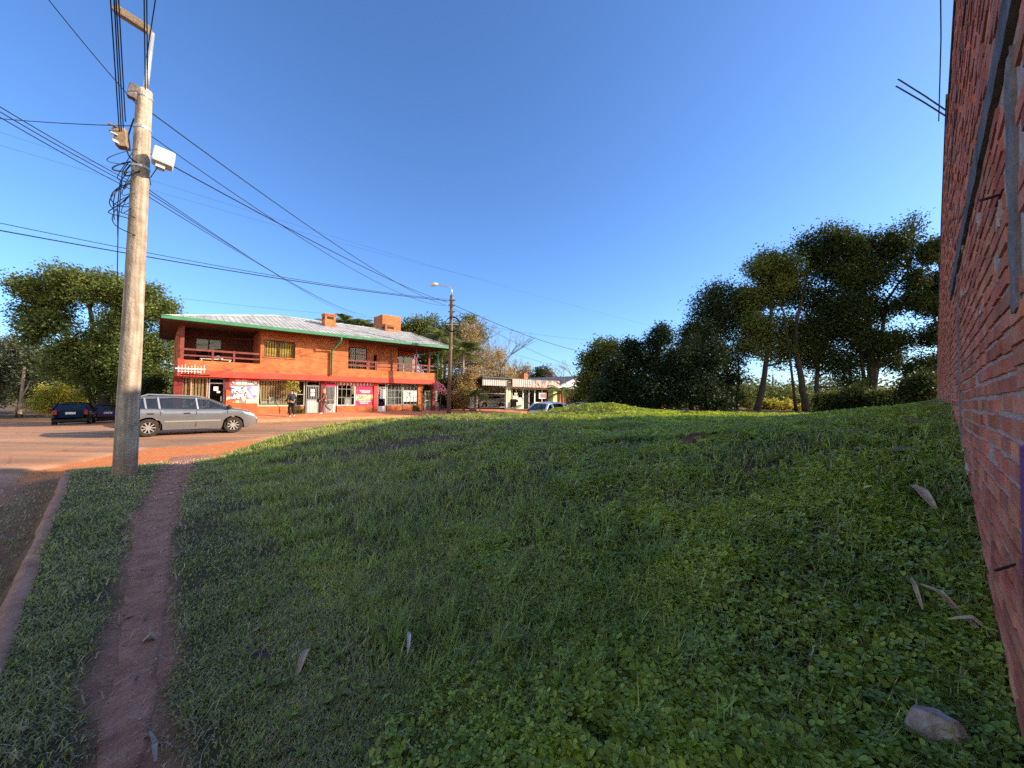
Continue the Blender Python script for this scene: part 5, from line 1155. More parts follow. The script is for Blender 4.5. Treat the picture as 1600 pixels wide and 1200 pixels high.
# ------------------------------------------------------------------ overhead lines
def wire(a, b, sag, r, label, name="cable", group="overhead cables", n=26):
    a = Vector(a); b = Vector(b); c_ = C3.transposed() @ (a-Vector((0, 0, H0))); off = c_.z < 0 and 800+600*c_.x/-c_.z < 0
    pts = [a.lerp(b, t)-Vector((0, 0, sag*4*t*(1-t))) for t in np.linspace(-.7 if off else 0, 1, n+(14 if off else 0))]; a = pts[0]
    q = MB(); q.v = []; q.tube([p-a for p in pts], r, 5); o = q.build(name, M_cable); o.location = a
    tag(o, label, "cable", group); return o
pt_ = Vector((PX, PY_, 0)); lt = lambda px, py: at(px, py, 29.85)
LT = lt(700, 469)
far = lambda px, py, Y: at(px, py, Y)
wire(far(-60, 349, 13), lt(699, 470), .25, .022, "thick black cable passing behind the concrete pole to the street lamp, lower of two")
wire(far(-60, 336, 13.5), lt(699, 468), .35, .014, "thinner cable just above the thick one, from upper left to the street lamp")
wire((PX+.12, PY_, 5.95), lt(699, 472), .30, .013, "black cable dropping from the concrete pole head to the street lamp")
wire((PX+.12, PY_, 6.3), lt(698, 478), .75, .009, "thin sagging cable from the concrete pole to the lower lamp bracket")
for k, (px, py, a0) in enumerate(((545, 490, .0), (556, 490, .06), (572, 493, .14))):
    e = far(px, py, 34); s0 = Vector((PX+.05, PY_, 5.33-a0)); wire(s0, e, .28+.05*k, .008, ("left", "middle", "right")[k]+" one of three service cables running from the pole down to the orange building roof")
    wire(far(-80, 118+9*k, 3.9+.1*k), (PX-.05, PY_, 5.33-a0), .03, .0065, ("upper", "middle", "lower")[k]+" one of three cables coming from the upper left edge to the pole")
wire(far(-80, 176, 9), (PX-.05, PY_+.05, 6.45), .06, .008, "nearly level cable from the left edge to the upper pole")
wire(far(-90, 178, 24), far(1010, 507, 60), .6, .007, "upper faint distant line crossing the sky behind the pole", group="distant lines")
wire(far(-90, 200, 24), far(800, 447, 60), .5, .007, "lower faint distant line crossing the sky behind the pole", group="distant lines")
wire(far(70, -8, 5.2), (PX+.0, PY_, 6.75), .03, .007, "single cable slanting down from the top edge to the pole head")
wire((PX+.1, PY_, 6.75), lt(697, 477), .5, .012, "cable continuing from the pole head down to the street lamp bracket")
# bundles going over the viewer along the side street
def over(a, b, lab, r=.0085):
    a, b = Vector(a), Vector(b); wire(a, a+(b-a)*2.6, .03, r, lab)
for k, (p0, p1) in enumerate((((187, 214), (171, -30)), ((190, 212), (177, -30)), ((193, 205), (180, -30)), ((196, 190), (184, -30)))):
    over(at(*p0, 6.8), at(*p1, 5.0), f"{('leftmost', 'second', 'third', 'rightmost')[k]} strand of the bundle rising overhead left of the pole beside the timber block")
for k, (p0, p1) in enumerate((((227, 140), (225, -30)), ((231, 138), (229, -30)), ((229, 90), (247, -30)))):
    over(at(*p0, 6.85), at(*p1, 5.2), f"{('left', 'middle', 'right branching')[k]} strand of the bundle rising overhead from the pole top")
# beyond the street lamp
wire(lt(708, 476), far(925, 553, 46), .45, .022, "thick cable from the street lamp to the right hand trees")
wire(lt(708, 482), far(925, 582, 44), .55, .014, "second cable below the thick one right of the street lamp")
wire(far(700, 497, 40), far(935, 532, 60), .4, .012, "faint upper line right of the street lamp", group="distant lines")
wire(far(788, 548, 40), far(928, 584, 46), .2, .012, "lowest thin line over the kiosk roof")
wire(far(640, 519, 36), lt(700, 523), .05, .012, "upper short line from the shop roof to the street lamp")
wire(far(640, 522, 36), lt(700, 527), .05, .012, "lower short line from the shop roof to the street lamp")
wire(far(-60, 488, 18), lt(699, 532), .35, .009, "upper thin line passing in front of the balconies")
wire(far(-60, 494, 17.6), lt(699, 538), .40, .009, "lower thin line passing in front of the balconies")
wire(far(-60, 420, 40), far(640, 500, 60), .6, .012, "very faint high line left over the trees", group="distant lines")
# ------------------------------------------------------------------ trees
def leafset(name, clumps, base, m, n, size, parent, per=26, sig=.22, flat=.55, shell=.45, seed=0, core=True, up=.5, lumps=0):
    """clumps: list of (x,y,z,rx,ry,rz) in world; leaves in twig-sized groups near the clump surfaces"""
    r_ = np.random.default_rng(seed+17); C = np.array(clumps, float)
    if lumps:
        subs = []
        for c in C:
            for _ in range(lumps):
                d_ = r_.standard_normal(3); d_ /= np.linalg.norm(d_); k_ = r_.uniform(.32, .58)
                subs.append([c[0]+d_[0]*c[3]*.78, c[1]+d_[1]*c[4]*.78, c[2]+d_[2]*c[5]*.85, c[3]*k_, c[4]*k_, c[5]*k_])
        C[:, 3:] *= .72; C = np.concatenate([C, np.array(subs)], 0)
    wgt = (C[:, 3]*C[:, 5]+C[:, 4]*C[:, 5]); wgt /= wgt.sum(); g = max(4, n//per)
    ci = r_.choice(len(C), g, p=wgt); D = r_.standard_normal((g, 3)); D /= np.linalg.norm(D, axis=1)[:, None]
    rad = shell+(1-shell)*r_.random(g)**.6; rad *= 1+.14*np.sin(D[:, 0]*6+ci)+.1*np.sin(D[:, 2]*8+D[:, 1]*5+ci*2.1)+.10*r_.standard_normal(g)
    P = C[ci, :3]+D*C[ci, 3:]*rad[:, None]
    Q = np.repeat(P, per, 0)+r_.standard_normal((g*per, 3))*sig*np.array([1, 1, flat]); k = len(Q)
    Q[:, 2] = np.maximum(Q[:, 2], base[2]+.03)
    nrm = r_.standard_normal((k, 3)); nrm[:, 2] = np.abs(nrm[:, 2])+up; nrm /= np.linalg.norm(nrm, axis=1)[:, None]
    a = r_.standard_normal((k, 3)); a -= (a*nrm).sum(1)[:, None]*nrm; a /= np.linalg.norm(a, axis=1)[:, None]; b_ = np.cross(nrm, a)
    s = size*(.6+.8*r_.random(k))[:, None]
    V = np.stack([Q-a*s*.5, Q+b_*s*.30-nrm*s*.05, Q+a*s*.5, Q-b_*s*.30-nrm*s*.05], 1)-np.array(base)
    F = np.arange(k*4).reshape(k, 4)
    return npmesh(name, V.reshape(-1, 3), F, m, parent)
M_bark = mat("dark bark", (.035, .026, .02), .95, (.085, .065, .05), 8, 8, bump=.8, bscale=20); M_bark2 = mat("pale bark", (.20, .14, .10), .95, (.34, .26, .19), 8, 8, bump=.6)
L_dark = leafmat("dark leaf", (.028, .046, .014), (.07, .09, .026), .35); L_mid = leafmat("mid leaf", (.09, .12, .03), (.18, .20, .05), .35)
L_olive = leafmat("olive leaf", (.095, .135, .035), (.20, .225, .065), .35); L_hedge = leafmat("creeper leaf", (.016, .030, .013), (.036, .056, .022), .12, .45)
L_yel = leafmat("yellow green leaf", (.36, .36, .06), (.55, .50, .10), .4); L_aut = leafmat("autumn leaf", (.34, .24, .10), (.52, .40, .20), .3); L_grey = leafmat("grey green leaf", (.10, .12, .07), (.17, .18, .10), .3)
L_pink = leafmat("pink petal", (.42, .14, .22), (.55, .25, .33), .3); L_dry = mat("dry leaf", (.25, .17, .10), .85, (.42, .31, .2), 14, island=.3)
GR_ = "tall dark trees at the right"
def cl(px, py, Y, rpx, sq=1.0, dep=.9): p = at(px, py, Y); r_ = rpx*Y/600/1.15; return (p.x, p.y, p.z, r_*1.1, r_*dep, r_*sq)
def tree(name, label, cat, base_px, Y, clumps, leaf, n, size, trunks=(), bark=None, group=None, seed=0, limbs=True, zb=None, **kw_):
    if group == GR_:
        f_ = 1.27 if Y < 22 else (1.14 if Y < 26 else 1.09); Y *= f_; clumps = [(c[0], c[1], c[2]*f_)+tuple(c[3:]) for c in clumps]; size *= f_*.8; n = int(n*1.55)
    bp_ = at(base_px[0], base_px[1], Y); z = zb if zb is not None else zg_xy(bp_.x, bp_.y); base = (bp_.x, bp_.y, z)
    t = thing(name, label, cat, base, group=group); C = [cl(*c) if len(c) < 6 else c for c in clumps]; bark = bark or M_bark
    leafset("crown", C, base, leaf, n, size, t, seed=seed, **{'lumps': 5 if n > 15000 else 2, 'flat': .8, **kw_})
    rr = random.Random(seed); q = MB(); tops = []
    for tr in trunks:      # list of (px,py,dY) then radius
        pts = [at(px, py, Y+dy) for px, py, dy in tr[0]]; pts[0].z = min(pts[0].z, z+.05)-.2; pp_ = [p-Vector(base) for p in pts]
        fine = []
        for i in range(len(pp_)-1):
            for k in range(4): fine.append(pp_[i].lerp(pp_[i+1], k/4)+Vector((rr.uniform(-.04, .04), rr.uniform(-.04, .04), 0))*(0 if i+k == 0 else 1))
        fine.append(pp_[-1]); m_ = len(fine); q.tube(fine, [tr[1]*(1-.72*i/(m_-1))*(1.25 if i == 0 else 1) for i in range(m_)], 9); tops.append(fine)
    if trunks and limbs:
        for c in C:
            cp_ = Vector(c[:3])-Vector(base); best = min((p for f in tops for p in f[len(f)//4:]), key=lambda p: (p-cp_).length+(.8 if p.z > cp_.z else 0))
            mid_ = best.lerp(cp_, .5)+Vector((rr.uniform(-.2, .2), rr.uniform(-.2, .2), -.1))
            rad = trunks[0][1]*.38; q.tube([best, mid_, cp_], rad, 6, r2=rad*.35)
            for k in range(4):
                e = cp_+Vector((rr.uniform(-1, 1)*c[3], rr.uniform(-1, 1)*c[4], rr.uniform(-.3, 1)*c[5]))*.8; q.tube([mid_.lerp(cp_, rr.random()), e], rad*.4, 5, r2=.012)
    if q.v: q.build("trunk", bark, t, smooth=True)
    return t
tree("broadleaf_tree", "slender multi-stemmed dark tree at the left end of the tall right group", "tree", (1145, 640), 28,
     [(1100, 482, 28, 28), (1130, 462, 28, 30), (1085, 520, 28.5, 26), (1115, 520, 28, 34), (1150, 505, 28.5, 30), (1105, 560, 28, 26), (1140, 560, 28, 26), (1160, 470, 29, 26), (1118, 592, 28, 22), (1148, 590, 28, 16), (1165, 535, 28.5, 20), (1172, 495, 28.5, 20), (1068, 545, 28, 20)],
     L_dark, 24000, .20, [([(1142, 642, 0), (1138, 600, 0), (1128, 540, 0), (1118, 480, 0)], .13), ([(1152, 642, .2), (1155, 590, .2), (1150, 520, .2)], .11), ([(1134, 642, -.2), (1122, 590, -.1), (1104, 520, 0)], .09)], group=GR_, seed=1, sig=.42, zb=.55)
tree("broadleaf_tree", "leaning dark-trunked tree with yellowish sunlit crown left of the tallest", "tree", (1182, 640), 27,
     [(1192, 425, 27, 30), (1222, 415, 27, 30), (1172, 462, 27, 28), (1212, 462, 27.4, 32), (1240, 440, 27, 24), (1185, 510, 27, 26), (1222, 515, 27.5, 24), (1172, 548, 27, 18), (1205, 556, 27, 15), (1232, 538, 27, 20), (1196, 532, 27, 20), (1222, 566, 27.5, 12)],
     L_mid, 26000, .19, [([(1182, 642, 0), (1192, 600, 0), (1200, 545, 0), (1206, 480, 0), (1210, 430, 0)], .24)], group=GR_, seed=2, sig=.33, zb=.55)
tree("broadleaf_tree", "tall bent dark tree standing between the leaning one and the thickest trunk", "tree", (1258, 640), 26.5,
     [(1268, 388, 27, 26), (1300, 376, 27, 24), (1285, 412, 27, 32), (1250, 460, 27, 26), (1285, 470, 27, 30), (1262, 510, 27, 26), (1300, 520, 27, 28), (1270, 560, 27, 20), (1302, 575, 27, 20), (1322, 602, 27, 14), (1262, 545, 27, 20), (1290, 548, 27, 20), (1242, 532, 27, 18)],
     L_dark, 26000, .19, [([(1260, 642, 0), (1253, 600, 0), (1243, 550, 0), (1244, 500, 0), (1262, 430, 0)], .26), ([(1275, 642, .3), (1276, 590, .3), (1280, 520, .3), (1290, 440, .3)], .18), ([(1243, 550, 0), (1225, 490, 0), (1215, 460, 0)], .10)], group=GR_, seed=3, sig=.42, zb=.6)
tree("broadleaf_tree", "widest and tallest dark tree with the thickest trunk among the right group", "tree", (1362, 612), 25,
     [(1330, 392, 25, 30), (1372, 384, 25, 28), (1408, 374, 25, 20), (1350, 425, 25, 36), (1392, 400, 25, 22), (1312, 425, 25, 26), (1330, 475, 25, 34), (1368, 480, 25.3, 26), (1305, 510, 25.5, 22), (1345, 530, 25, 32), (1385, 530, 25, 22), (1395, 565, 25.5, 16), (1325, 570, 25.5, 18), (1358, 560, 25, 16), (1410, 530, 25, 16), (1342, 600, 25, 12), (1425, 350, 25, 9), (1290, 362, 25, 9)],
     L_dark, 42000, .18, [([(1364, 620, 0), (1362, 580, 0), (1358, 540, 0), (1354, 470, 0), (1340, 420, 0)], .36), ([(1358, 530, 0), (1385, 470, 0), (1420, 420, 0)], .16), ([(1356, 500, 0), (1330, 450, 0), (1318, 420, 0)], .14)], group=GR_, seed=4, sig=.40, zb=.62)
tree("broadleaf_tree", "dark tree overhanging from behind the far end of the brick wall", "tree", (1490, 615), 21,
     [(1452, 395, 21, 26), (1425, 440, 21, 20), (1465, 440, 21, 28), (1440, 470, 21, 24), (1412, 470, 21, 12), (1462, 520, 21, 22), (1445, 570, 21, 22), (1425, 590, 21, 16), (1470, 570, 21, 22), (1500, 470, 21, 40), (1520, 400, 22, 40)],
     L_dark, 34000, .15, [([(1492, 622, 0), (1490, 560, 0), (1484, 480, 0), (1470, 420, 0)], .26), ([(1488, 520, 0), (1455, 470, 0), (1430, 440, 0)], .1)], group=GR_, seed=5, sig=.26, zb=1.0)
BG_ = "undergrowth under the right trees"
for k, (px, py, Y, rp, lf, lab, n) in enumerate(((1115, 615, 27, 26, L_hedge, "dark undergrowth bush at the foot of the slender stems", 6000), (1152, 622, 31, 20, L_mid, "olive bush seen between the slender stems and the leaning trunk", 4000),
        (1300, 628, 26, 15, L_mid, "dark bush just right of the bent tree trunk", 6000), (1337, 622, 25, 20, L_dark, "dark low bush left of the thickest trunk", 5000), (1393, 622, 24, 20, L_mid, "dark bush right of the thickest trunk", 6000), (1436, 608, 22, 24, L_dark, "dark bush nearest the end of the brick wall", 6000))):
    t_ = tree("bush", lab, "bush", (px, 642), Y, [(px-12, py, Y, rp*.8), (px+10, py+3, Y, rp*.8), (px, py-8, Y, rp*.7), (px+18, py+12, Y, rp*.5), (px-18, py+12, Y, rp*.5)], lf, n, .15, [([(px, 642, 0), (px, py, 0)], .06)], group=BG_, seed=20+k, sig=.25)
tree("hedge", "sunlit yellow-green low hedge between the trunks at the right", "hedge", (1216, 645), 33, [(1195, 634, 33, 10), (1212, 633, 33, 12), (1230, 634, 33, 11), (1246, 638, 33, 8), (1204, 640, 33, 9), (1222, 640, 33, 10)], L_yel, 6000, .16, [([(1215, 645, 0), (1215, 632, 0)], .05)], seed=31, sig=.16)
# creeper covered mass and round tree left of the tall trees
hm = [(1030, 530, 24.4, 24, 1.0), (1000, 560, 24.4, 30), (1035, 565, 24.4, 36), (1070, 560, 24.4, 38), (1100, 560, 24.9, 34), (968, 580, 24.4, 30), (985, 610, 24, 34), (950, 612, 24.4, 26), (1020, 610, 24, 38), (1060, 608, 24, 40), (1098, 608, 24.3, 34), (985, 545, 24.9, 14), (930, 632, 24.4, 14), (1120, 630, 24.4, 20), (1030, 515, 24.4, 12)]
tree("creeper_thicket", "huge dark creeper-covered thicket left of the tall trees", "thicket", (1040, 645), 24.4, hm, L_hedge, 95000, .13, [([(1028, 645, 0), (1030, 520, 0)], .2), ([(985, 645, 0), (980, 560, 0)], .15), ([(1080, 645, 0), (1080, 570, 0)], .15)], seed=6, sig=.2, shell=.55, zb=.5)
tree("round_tree", "rounded dense tree with a sunlit top behind the left edge of the dark thicket", "tree", (940, 640), 33, [(945, 562, 33, 30), (925, 575, 33, 24), (965, 570, 33, 24), (915, 600, 33, 18), (935, 605, 33, 26), (905, 625, 32, 12), (955, 545, 33, 18)], L_mid, 24000, .2, [([(940, 645, 0), (942, 570, 0)], .25)], seed=7, sig=.3, zb=0)
# bare tree
def bare(name, label, px, py, Y, hpx, seed, spread=.5, leaf=None, zb=0.0, r0=.12, depth=5, side=0):
    b0_ = at(px, py, Y); base = Vector((b0_.x, b0_.y, zb)); t = thing(name, label, "tree", base); rr = random.Random(seed); q = MB(); ends = []
    Ht = hpx*Y/600
    def grow(p, d, l, r_, k):
        e = p+d*l; q.tube([p, p.lerp(e, .5)+Vector((rr.uniform(-.06, .06)*l, rr.uniform(-.06, .06)*l, 0)), e], r_, 5 if k < 3 else 4, r2=r_*.62, caps=False)
        if k == 0: ends.append(e); return
        for _ in range(3 if k > 1 else 2):
            nd = (d+Vector((rr.uniform(-1, 1)*spread*1.3+side*.1, rr.uniform(-1, 1)*spread, rr.uniform(-.25, .55)*spread))).normalized(); grow(e, nd, l*rr.uniform(.62, .85), r_*.58, k-1)
    grow(Vector((0, 0, -.1)), Vector((side*.3, 0, 1)).normalized(), Ht*.30, r0, depth); q.build("trunk", M_bark2, t)
    if leaf: 
        C = [(*(Vector(e)+base), .25, .25, .2) for e in ends]; leafset("foliage", C, tuple(base), leaf, len(ends)*22, .16, t, per=6, sig=.14, seed=seed)
    return t
bare("bare_tree", "leafless thin-branched tree above the gabled house", 900, 640, 40, 95, 3, .75, zb=0, r0=.10, depth=5, side=-.9)
tree("small_round_tree", "small dark round tree rising behind the kiosk roof", "tree", (845, 640), 62, [(848, 582, 62, 14), (838, 592, 62, 11), (860, 592, 62, 11), (848, 600, 62, 14)], L_dark, 5000, .3, [([(848, 640, 0), (848, 590, 0)], .2)], seed=9, sig=.35, zb=0)
for k, (px, py, Y, hp, lab) in enumerate(((742, 640, 43, 148, "large half-bare autumn tree with rusty leaves behind the street lamp"), (778, 640, 45, 125, "autumn tree with thinning leaves right of the white water tank"), (812, 640, 62, 82, "low reddish autumn tree behind the kiosk"))):
    t_ = bare("autumn_tree", lab, px, py, Y, hp, 40+k, .6, None, r0=.16, depth=5); base = tuple(t_.location)
    cl_ = [[(730, 545, 43, 28), (755, 560, 43, 26), (720, 575, 43, 24), (748, 590, 43, 26), (735, 520, 43, 20)], [(775, 575, 45, 24), (795, 592, 45, 18), (765, 600, 45, 22), (780, 555, 45, 14)], [(800, 582, 62, 13), (822, 580, 62, 14), (812, 592, 62, 16), (835, 592, 62, 10)]][k]
    leafset("foliage", [cl(*c) for c in cl_], base, (L_aut, L_aut, L_aut)[k], (13000, 9000, 5000)[k], .17+.05*(k == 2), t_, per=9, sig=.3, seed=50+k, shell=.2)
tree("dark_green_tree", "dense green tree behind the right end of the orange building", "tree", (700, 640), 48, [(650, 520, 48, 24), (672, 515, 48, 26), (700, 520, 48, 24), (725, 512, 48, 22), (740, 530, 48, 20), (690, 548, 48, 26), (720, 555, 48, 26)], L_mid, 20000, .26, [([(695, 640, 0), (695, 540, 0)], .3)], seed=12, sig=.4, zb=0)
tree("garden_tree", "dark garden tree seen through the open right end of the upper balcony", "tree", (668, 640), 40, [(662, 565, 40, 16), (678, 575, 40, 16), (668, 595, 40, 18), (685, 555, 40, 12), (650, 590, 40, 14)], L_mid, 9000, .2, [([(668, 640, 0), (668, 580, 0)], .12)], seed=33, sig=.3, zb=0)
# palms
def palm(label, px, py, Y, hpx, nf, fl_, m, seed, zb=0, rt_=.13, droop=1.0, per=22):
    b0_ = at(px, py, Y); t = thing("palm_tree", label, "palm", (b0_.x, b0_.y, zb)); rr = random.Random(seed); top = Vector((0, 0, at(px, py-hpx, Y).z-zb))
    q = MB(); q.tube([(0, 0, -.1), (.05, 0, top.z*.5), top], rt_, 9, r2=rt_*.75); q.build("trunk", M_bark2, t, smooth=True)
    for k in range(nf):
        a = 2*math.pi*k/nf*1.0+rr.uniform(-.25, .25); el = rr.uniform(.15, 1.25); pts = []
        for i in range(9):
            s = i/8; ang_ = el-droop*1.5*s*s; rad_ = fl_*s*math.cos(el*.7); pts.append(top+Vector((math.cos(a)*rad_, math.sin(a)*rad_, fl_*(math.sin(el)*s-droop*.62*s*s))))
        f = MB(); f.tube(pts, .02, 4, r2=.006, caps=False)
        for i in range(per):
            s = .12+.88*i/per; x = s*8; j = min(7, int(x)); p = pts[j].lerp(pts[j+1], x-j); dirv = (pts[j+1]-pts[j]).normalized(); side = dirv.cross(Vector((0, 0, 1))).normalized()
            ll = fl_*.28*math.sin(math.pi*min(.97, s*.85+.12)); wv_ = .035*fl_/1.6
            for sg in (1, -1):
                e = p+side*sg*ll+dirv*ll*.6-Vector((0, 0, ll*.35)); f.add([p-dirv*wv_, p+dirv*wv_, e], [(0, 1, 2)])
        f.build("frond", m, t)
    return t
palm("small palm with arching fronds between the kiosk and the gabled house", 878, 640, 38, 26, 16, 2.2, L_olive, 1)
palm("tall palm just left of the street lamp behind the building", 688, 640, 41, 112, 18, 3.0, L_olive, 2, rt_=.18)
palm("palm with drooping fronds just right of the street lamp", 722, 640, 38, 88, 18, 3.0, L_olive, 3, rt_=.18)
palm("short palm bush left of the carport", 742, 640, 33.5, 22, 14, 1.7, L_mid, 4)
for k, (px, hp) in enumerate(((512, 132), (536, 136), (560, 133), (576, 126))): palm(("leftmost", "second", "third", "rightmost")[k]+" of four feathery palm crowns peeking over the roof between the chimneys", px, 640, 50, hp, 14, 2.6, L_olive, 60+k, rt_=.2)
# bushes beside and behind the building
tree("shrub", "bushy yellow-brown shrub beside the street lamp", "shrub", (740, 640), 34.5, [(722, 600, 34.5, 20), (735, 585, 34.5, 16), (712, 620, 34.5, 16), (732, 622, 34.5, 18)], L_aut, 8000, .15, [([(725, 640, 0), (725, 600, 0)], .08)], seed=13, sig=.22, zb=.12)
tree("shrub", "dark green shrub directly behind the lamp pole foot", "shrub", (708, 640), 36, [(705, 610, 36, 18), (718, 630, 36, 14), (698, 628, 36, 12), (712, 595, 36, 14)], L_dark, 7000, .15, [([(706, 640, 0), (706, 610, 0)], .08)], seed=14, sig=.22, zb=.12)
tree("flowering_shrub", "pink flowering shrub hanging at the right corner of the shop building", "shrub", (688, 640), 32.4, [(685, 603, 32.4, 8), (692, 610, 32.4, 6), (680, 600, 32.4, 4)], L_pink, 800, .10, [([(686, 642, 0), (688, 620, 0), (687, 606, 0)], .04)], seed=15, sig=.12, zb=.12)
tree("sapling", "yellow-leaved sapling growing on the sidewalk against the shop window", "sapling", (456, 643), 25.2, [(452, 601, 25.2, 8), (459, 607, 25.2, 8), (464, 600, 25.2, 5), (456, 612, 25.2, 5)], L_yel, 900, .11, [([(461, 644, 0), (460, 625, 0), (456, 605, 0)], .03)], seed=16, sig=.1, zb=.1)
tree("low_plant", "low green plant on the sidewalk below the yellow sapling", "plant", (468, 645), 25.0, [(466, 642, 25, 6), (472, 643, 25, 5)], L_mid, 500, .09, (), seed=17, sig=.08, zb=.08)
tree("round_shrub", "small round clipped shrub in front of the orange right pier", "shrub", (651, 645), 31, [(650, 640, 31, 6.5)], L_olive, 1500, .09, (), seed=18, sig=.08, zb=.06)
tree("low_plant", "small red-leaved plant at the foot of the pier by the pink poster", "plant", (583, 640), 29.5, [(582, 637, 29.5, 4), (579, 640, 29.5, 3)], L_pink, 260, .07, (), seed=19, sig=.06, zb=.08)
# ------------------------------------------------------------------ left side vegetation
tree("spreading_tree", "large broad olive-green tree behind the concrete pole on the left", "tree", (150, 640), 33,
     [(60, 462, 33, 40, .8), (110, 448, 33, 42, .8), (165, 450, 33, 44, .8), (215, 462, 33, 42, .8), (245, 490, 33, 32), (40, 490, 33, 26), (90, 500, 33, 34), (60, 520, 33, 22), (185, 500, 33, 44), (150, 545, 33, 40), (200, 555, 33, 44), (235, 540, 33, 36), (110, 570, 33, 34), (160, 595, 33, 36), (210, 605, 33, 36), (245, 590, 33, 26)],
     L_olive, 115000, .20, [([(165, 650, 0), (160, 600, 0), (150, 540, 0), (140, 480, 0)], .45), ([(158, 590, 0), (190, 520, 0), (215, 470, 0)], .22), ([(155, 570, 0), (100, 510, 0), (70, 470, 0)], .2)], seed=70, sig=.36, zb=-.6)
tree("background_tree", "grey-green lower tree at the far left edge", "tree", (30, 640), 46, [(10, 555, 46, 30), (45, 560, 46, 30), (80, 575, 46, 28), (15, 595, 46, 30), (55, 600, 46, 30), (95, 600, 46, 24), (-30, 560, 46, 36), (-30, 600, 46, 36)], L_grey, 32000, .26, [([(30, 650, 0), (32, 580, 0)], .25)], seed=71, sig=.45, zb=-.9)
tree("yellow_bush", "bright yellow-green bush behind the black hatchback", "bush", (90, 645), 36, [(75, 620, 36, 20), (100, 618, 36, 20), (125, 625, 36, 16), (60, 632, 36, 14), (95, 635, 36, 20), (135, 612, 36, 12)], L_yel, 14000, .16, [([(92, 650, 0), (92, 620, 0)], .08)], seed=72, sig=.25, zb=-.9)
tree("dark_bush", "dark bush between the black hatchback and the shop end wall", "bush", (235, 645), 27, [(232, 615, 27, 20), (245, 635, 27, 14), (220, 635, 27, 18), (240, 595, 27, 14)], L_dark, 7000, .14, [([(235, 650, 0), (235, 620, 0)], .07)], seed=73, sig=.2, zb=-.3)
for k, (px, lean_, hp, r_) in enumerate(((31, .2, 72, .13), (22, 1.2, 50, .07))):
    b0_ = at(px, 645, 31); q = MB(); q.tube([(0, 0, -.1), (lean_*.5, 0, hp*31/600*.5), (lean_, 0, hp*31/600)], r_, 8, r2=r_*.7); o = q.build("dead_tree", M_bark2); o.location = (b0_.x, b0_.y, at(px, 645, 31).z); tag(o, ("upright bare grey trunk at the far left edge", "thin slanting bare trunk beside the upright one at far left")[k], "dead tree")
pl_ = at(181, 645, 35); q = MB(); q.tube([(0, 0, -.5), (0, 0, 9.4)], .12, 8, r2=.08); q2 = thing("street_lamp", "distant street lamp with white head against the left tree", "street lamp", (pl_.x, pl_.y, -.8)); q.build("pole", M_bark, q2)
q = MB(); q.tube([(0, 0, 9.3), (-.3, 0, 9.9), (-.7, 0, 10.1)], .04, 6); q.build("arm", M_steel, q2); q = MB(); q.lathe([(0, -.3), (.12, -.2), (.16, 0), (.1, .25), (0, .3)], (0, 0, 0), 10); o = q.build("lamp_head", M_box, q2, smooth=True); o.location = (-.9, 0, 10.1); o.rotation_euler = (0, R(85), 0)
# distant tree belts so that the horizon never shows bare
def belt(label, u0, v0, u1, v1, n, h, seed, leaf=L_mid, num=9000, size=.5, w_=5):
    rr = random.Random(seed); C = []
    for k in range(n):
        t = (k+rr.uniform(-.3, .3))/n; x, y = xy(u0+(u1-u0)*t, v0+(v1-v0)*t); hh = h*rr.uniform(.6, 1.15); C.append((x+rr.uniform(-2, 2), y+rr.uniform(-2, 2), hh*.5-.5, w_*rr.uniform(.7, 1.2), w_*.8, hh*.5))
    o = leafset("woodland", C, (0, 0, -1), leaf, num*3, size, None, per=14, sig=.8, seed=seed, shell=.5); o.location = (0, 0, -1); tag(o, label, "woodland", kind="stuff")
belt("distant woodland beyond the kiosk and shops", -5, 75, 70, 80, 26, 6.5, 1, L_mid, 12000)
belt("distant woodland at the far left of the side street", -55, 70, -5, 92, 20, 8, 2, L_olive, 10000)
belt("distant pale woodland behind the right trees", 62, 36, 64, -12, 18, 4.6, 3, L_grey, 9000, .4, 4)
belt("low distant thicket behind the back plot", 45, 22, 52, 8, 9, 3.4, 4, L_mid, 4000, .35, 3)
belt("thicket at the far left roadside", -30, 40, -14, 60, 10, 5, 5, L_grey, 5000, .35, 3)
# ------------------------------------------------------------------ small things on the lot
M_soil_ = mat("dark clod", (.04, .025, .02), .95, (.09, .055, .04), 7, 9, bump=1, bscale=14)
M_rockl = mat("pale broken rock", (.30, .21, .17), .95, (.60, .48, .40), 9, 9, bump=1, bscale=22)
M_rock = mat("grey rock", (.15, .11, .09), .95, (.30, .24, .20), 6, 9, bump=1, bscale=18); M_rockr = mat("earthy stone", (.16, .09, .07), .95, (.28, .19, .15), 6, 9, bump=.8)
def rock(name, label, px, py, rx, ry, rz, seed, m=M_rock, dz=0, tilt=(0, 0, 0)):
    import bmesh
    p = on(px, py, 0); bm2 = bmesh.new(); bmesh.ops.create_icosphere(bm2, subdivisions=4, radius=1); rr = random.Random(seed); ds = [(Vector((rr.gauss(0, 1), rr.gauss(0, 1), rr.gauss(0, 1))).normalized(), rr.uniform(.42, .8)) for _ in range(15)]
    for v in bm2.verts:
        c = v.co.copy()
        for d_, o_ in ds:
            k = c.dot(d_)
            if k > o_: c -= d_*(k-o_)
        c += v.co*(.02*math.sin(c.x*9+seed)*math.cos(c.y*8)); v.co = Vector((c.x*rx, c.y*ry, c.z*rz))
    me = bpy.data.meshes.new(name); bm2.to_mesh(me); bm2.free(); me.materials.append(m); o = bpy.data.objects.new(name, me); COL.objects.link(o); o.location = (p.x, p.y, p.z+dz); o.rotation_euler = tilt; me.shade_smooth()
    mo = o.modifiers.new("edge", 'EDGE_SPLIT'); mo.split_angle = R(28); tag(o, label, "rock"); return o
rock("rock", "grey broken rock at the bottom right corner in the clover", 1462, 1168, .125, .095, .085, 3, M_rockl, dz=.065, tilt=(.1, .1, -.4))
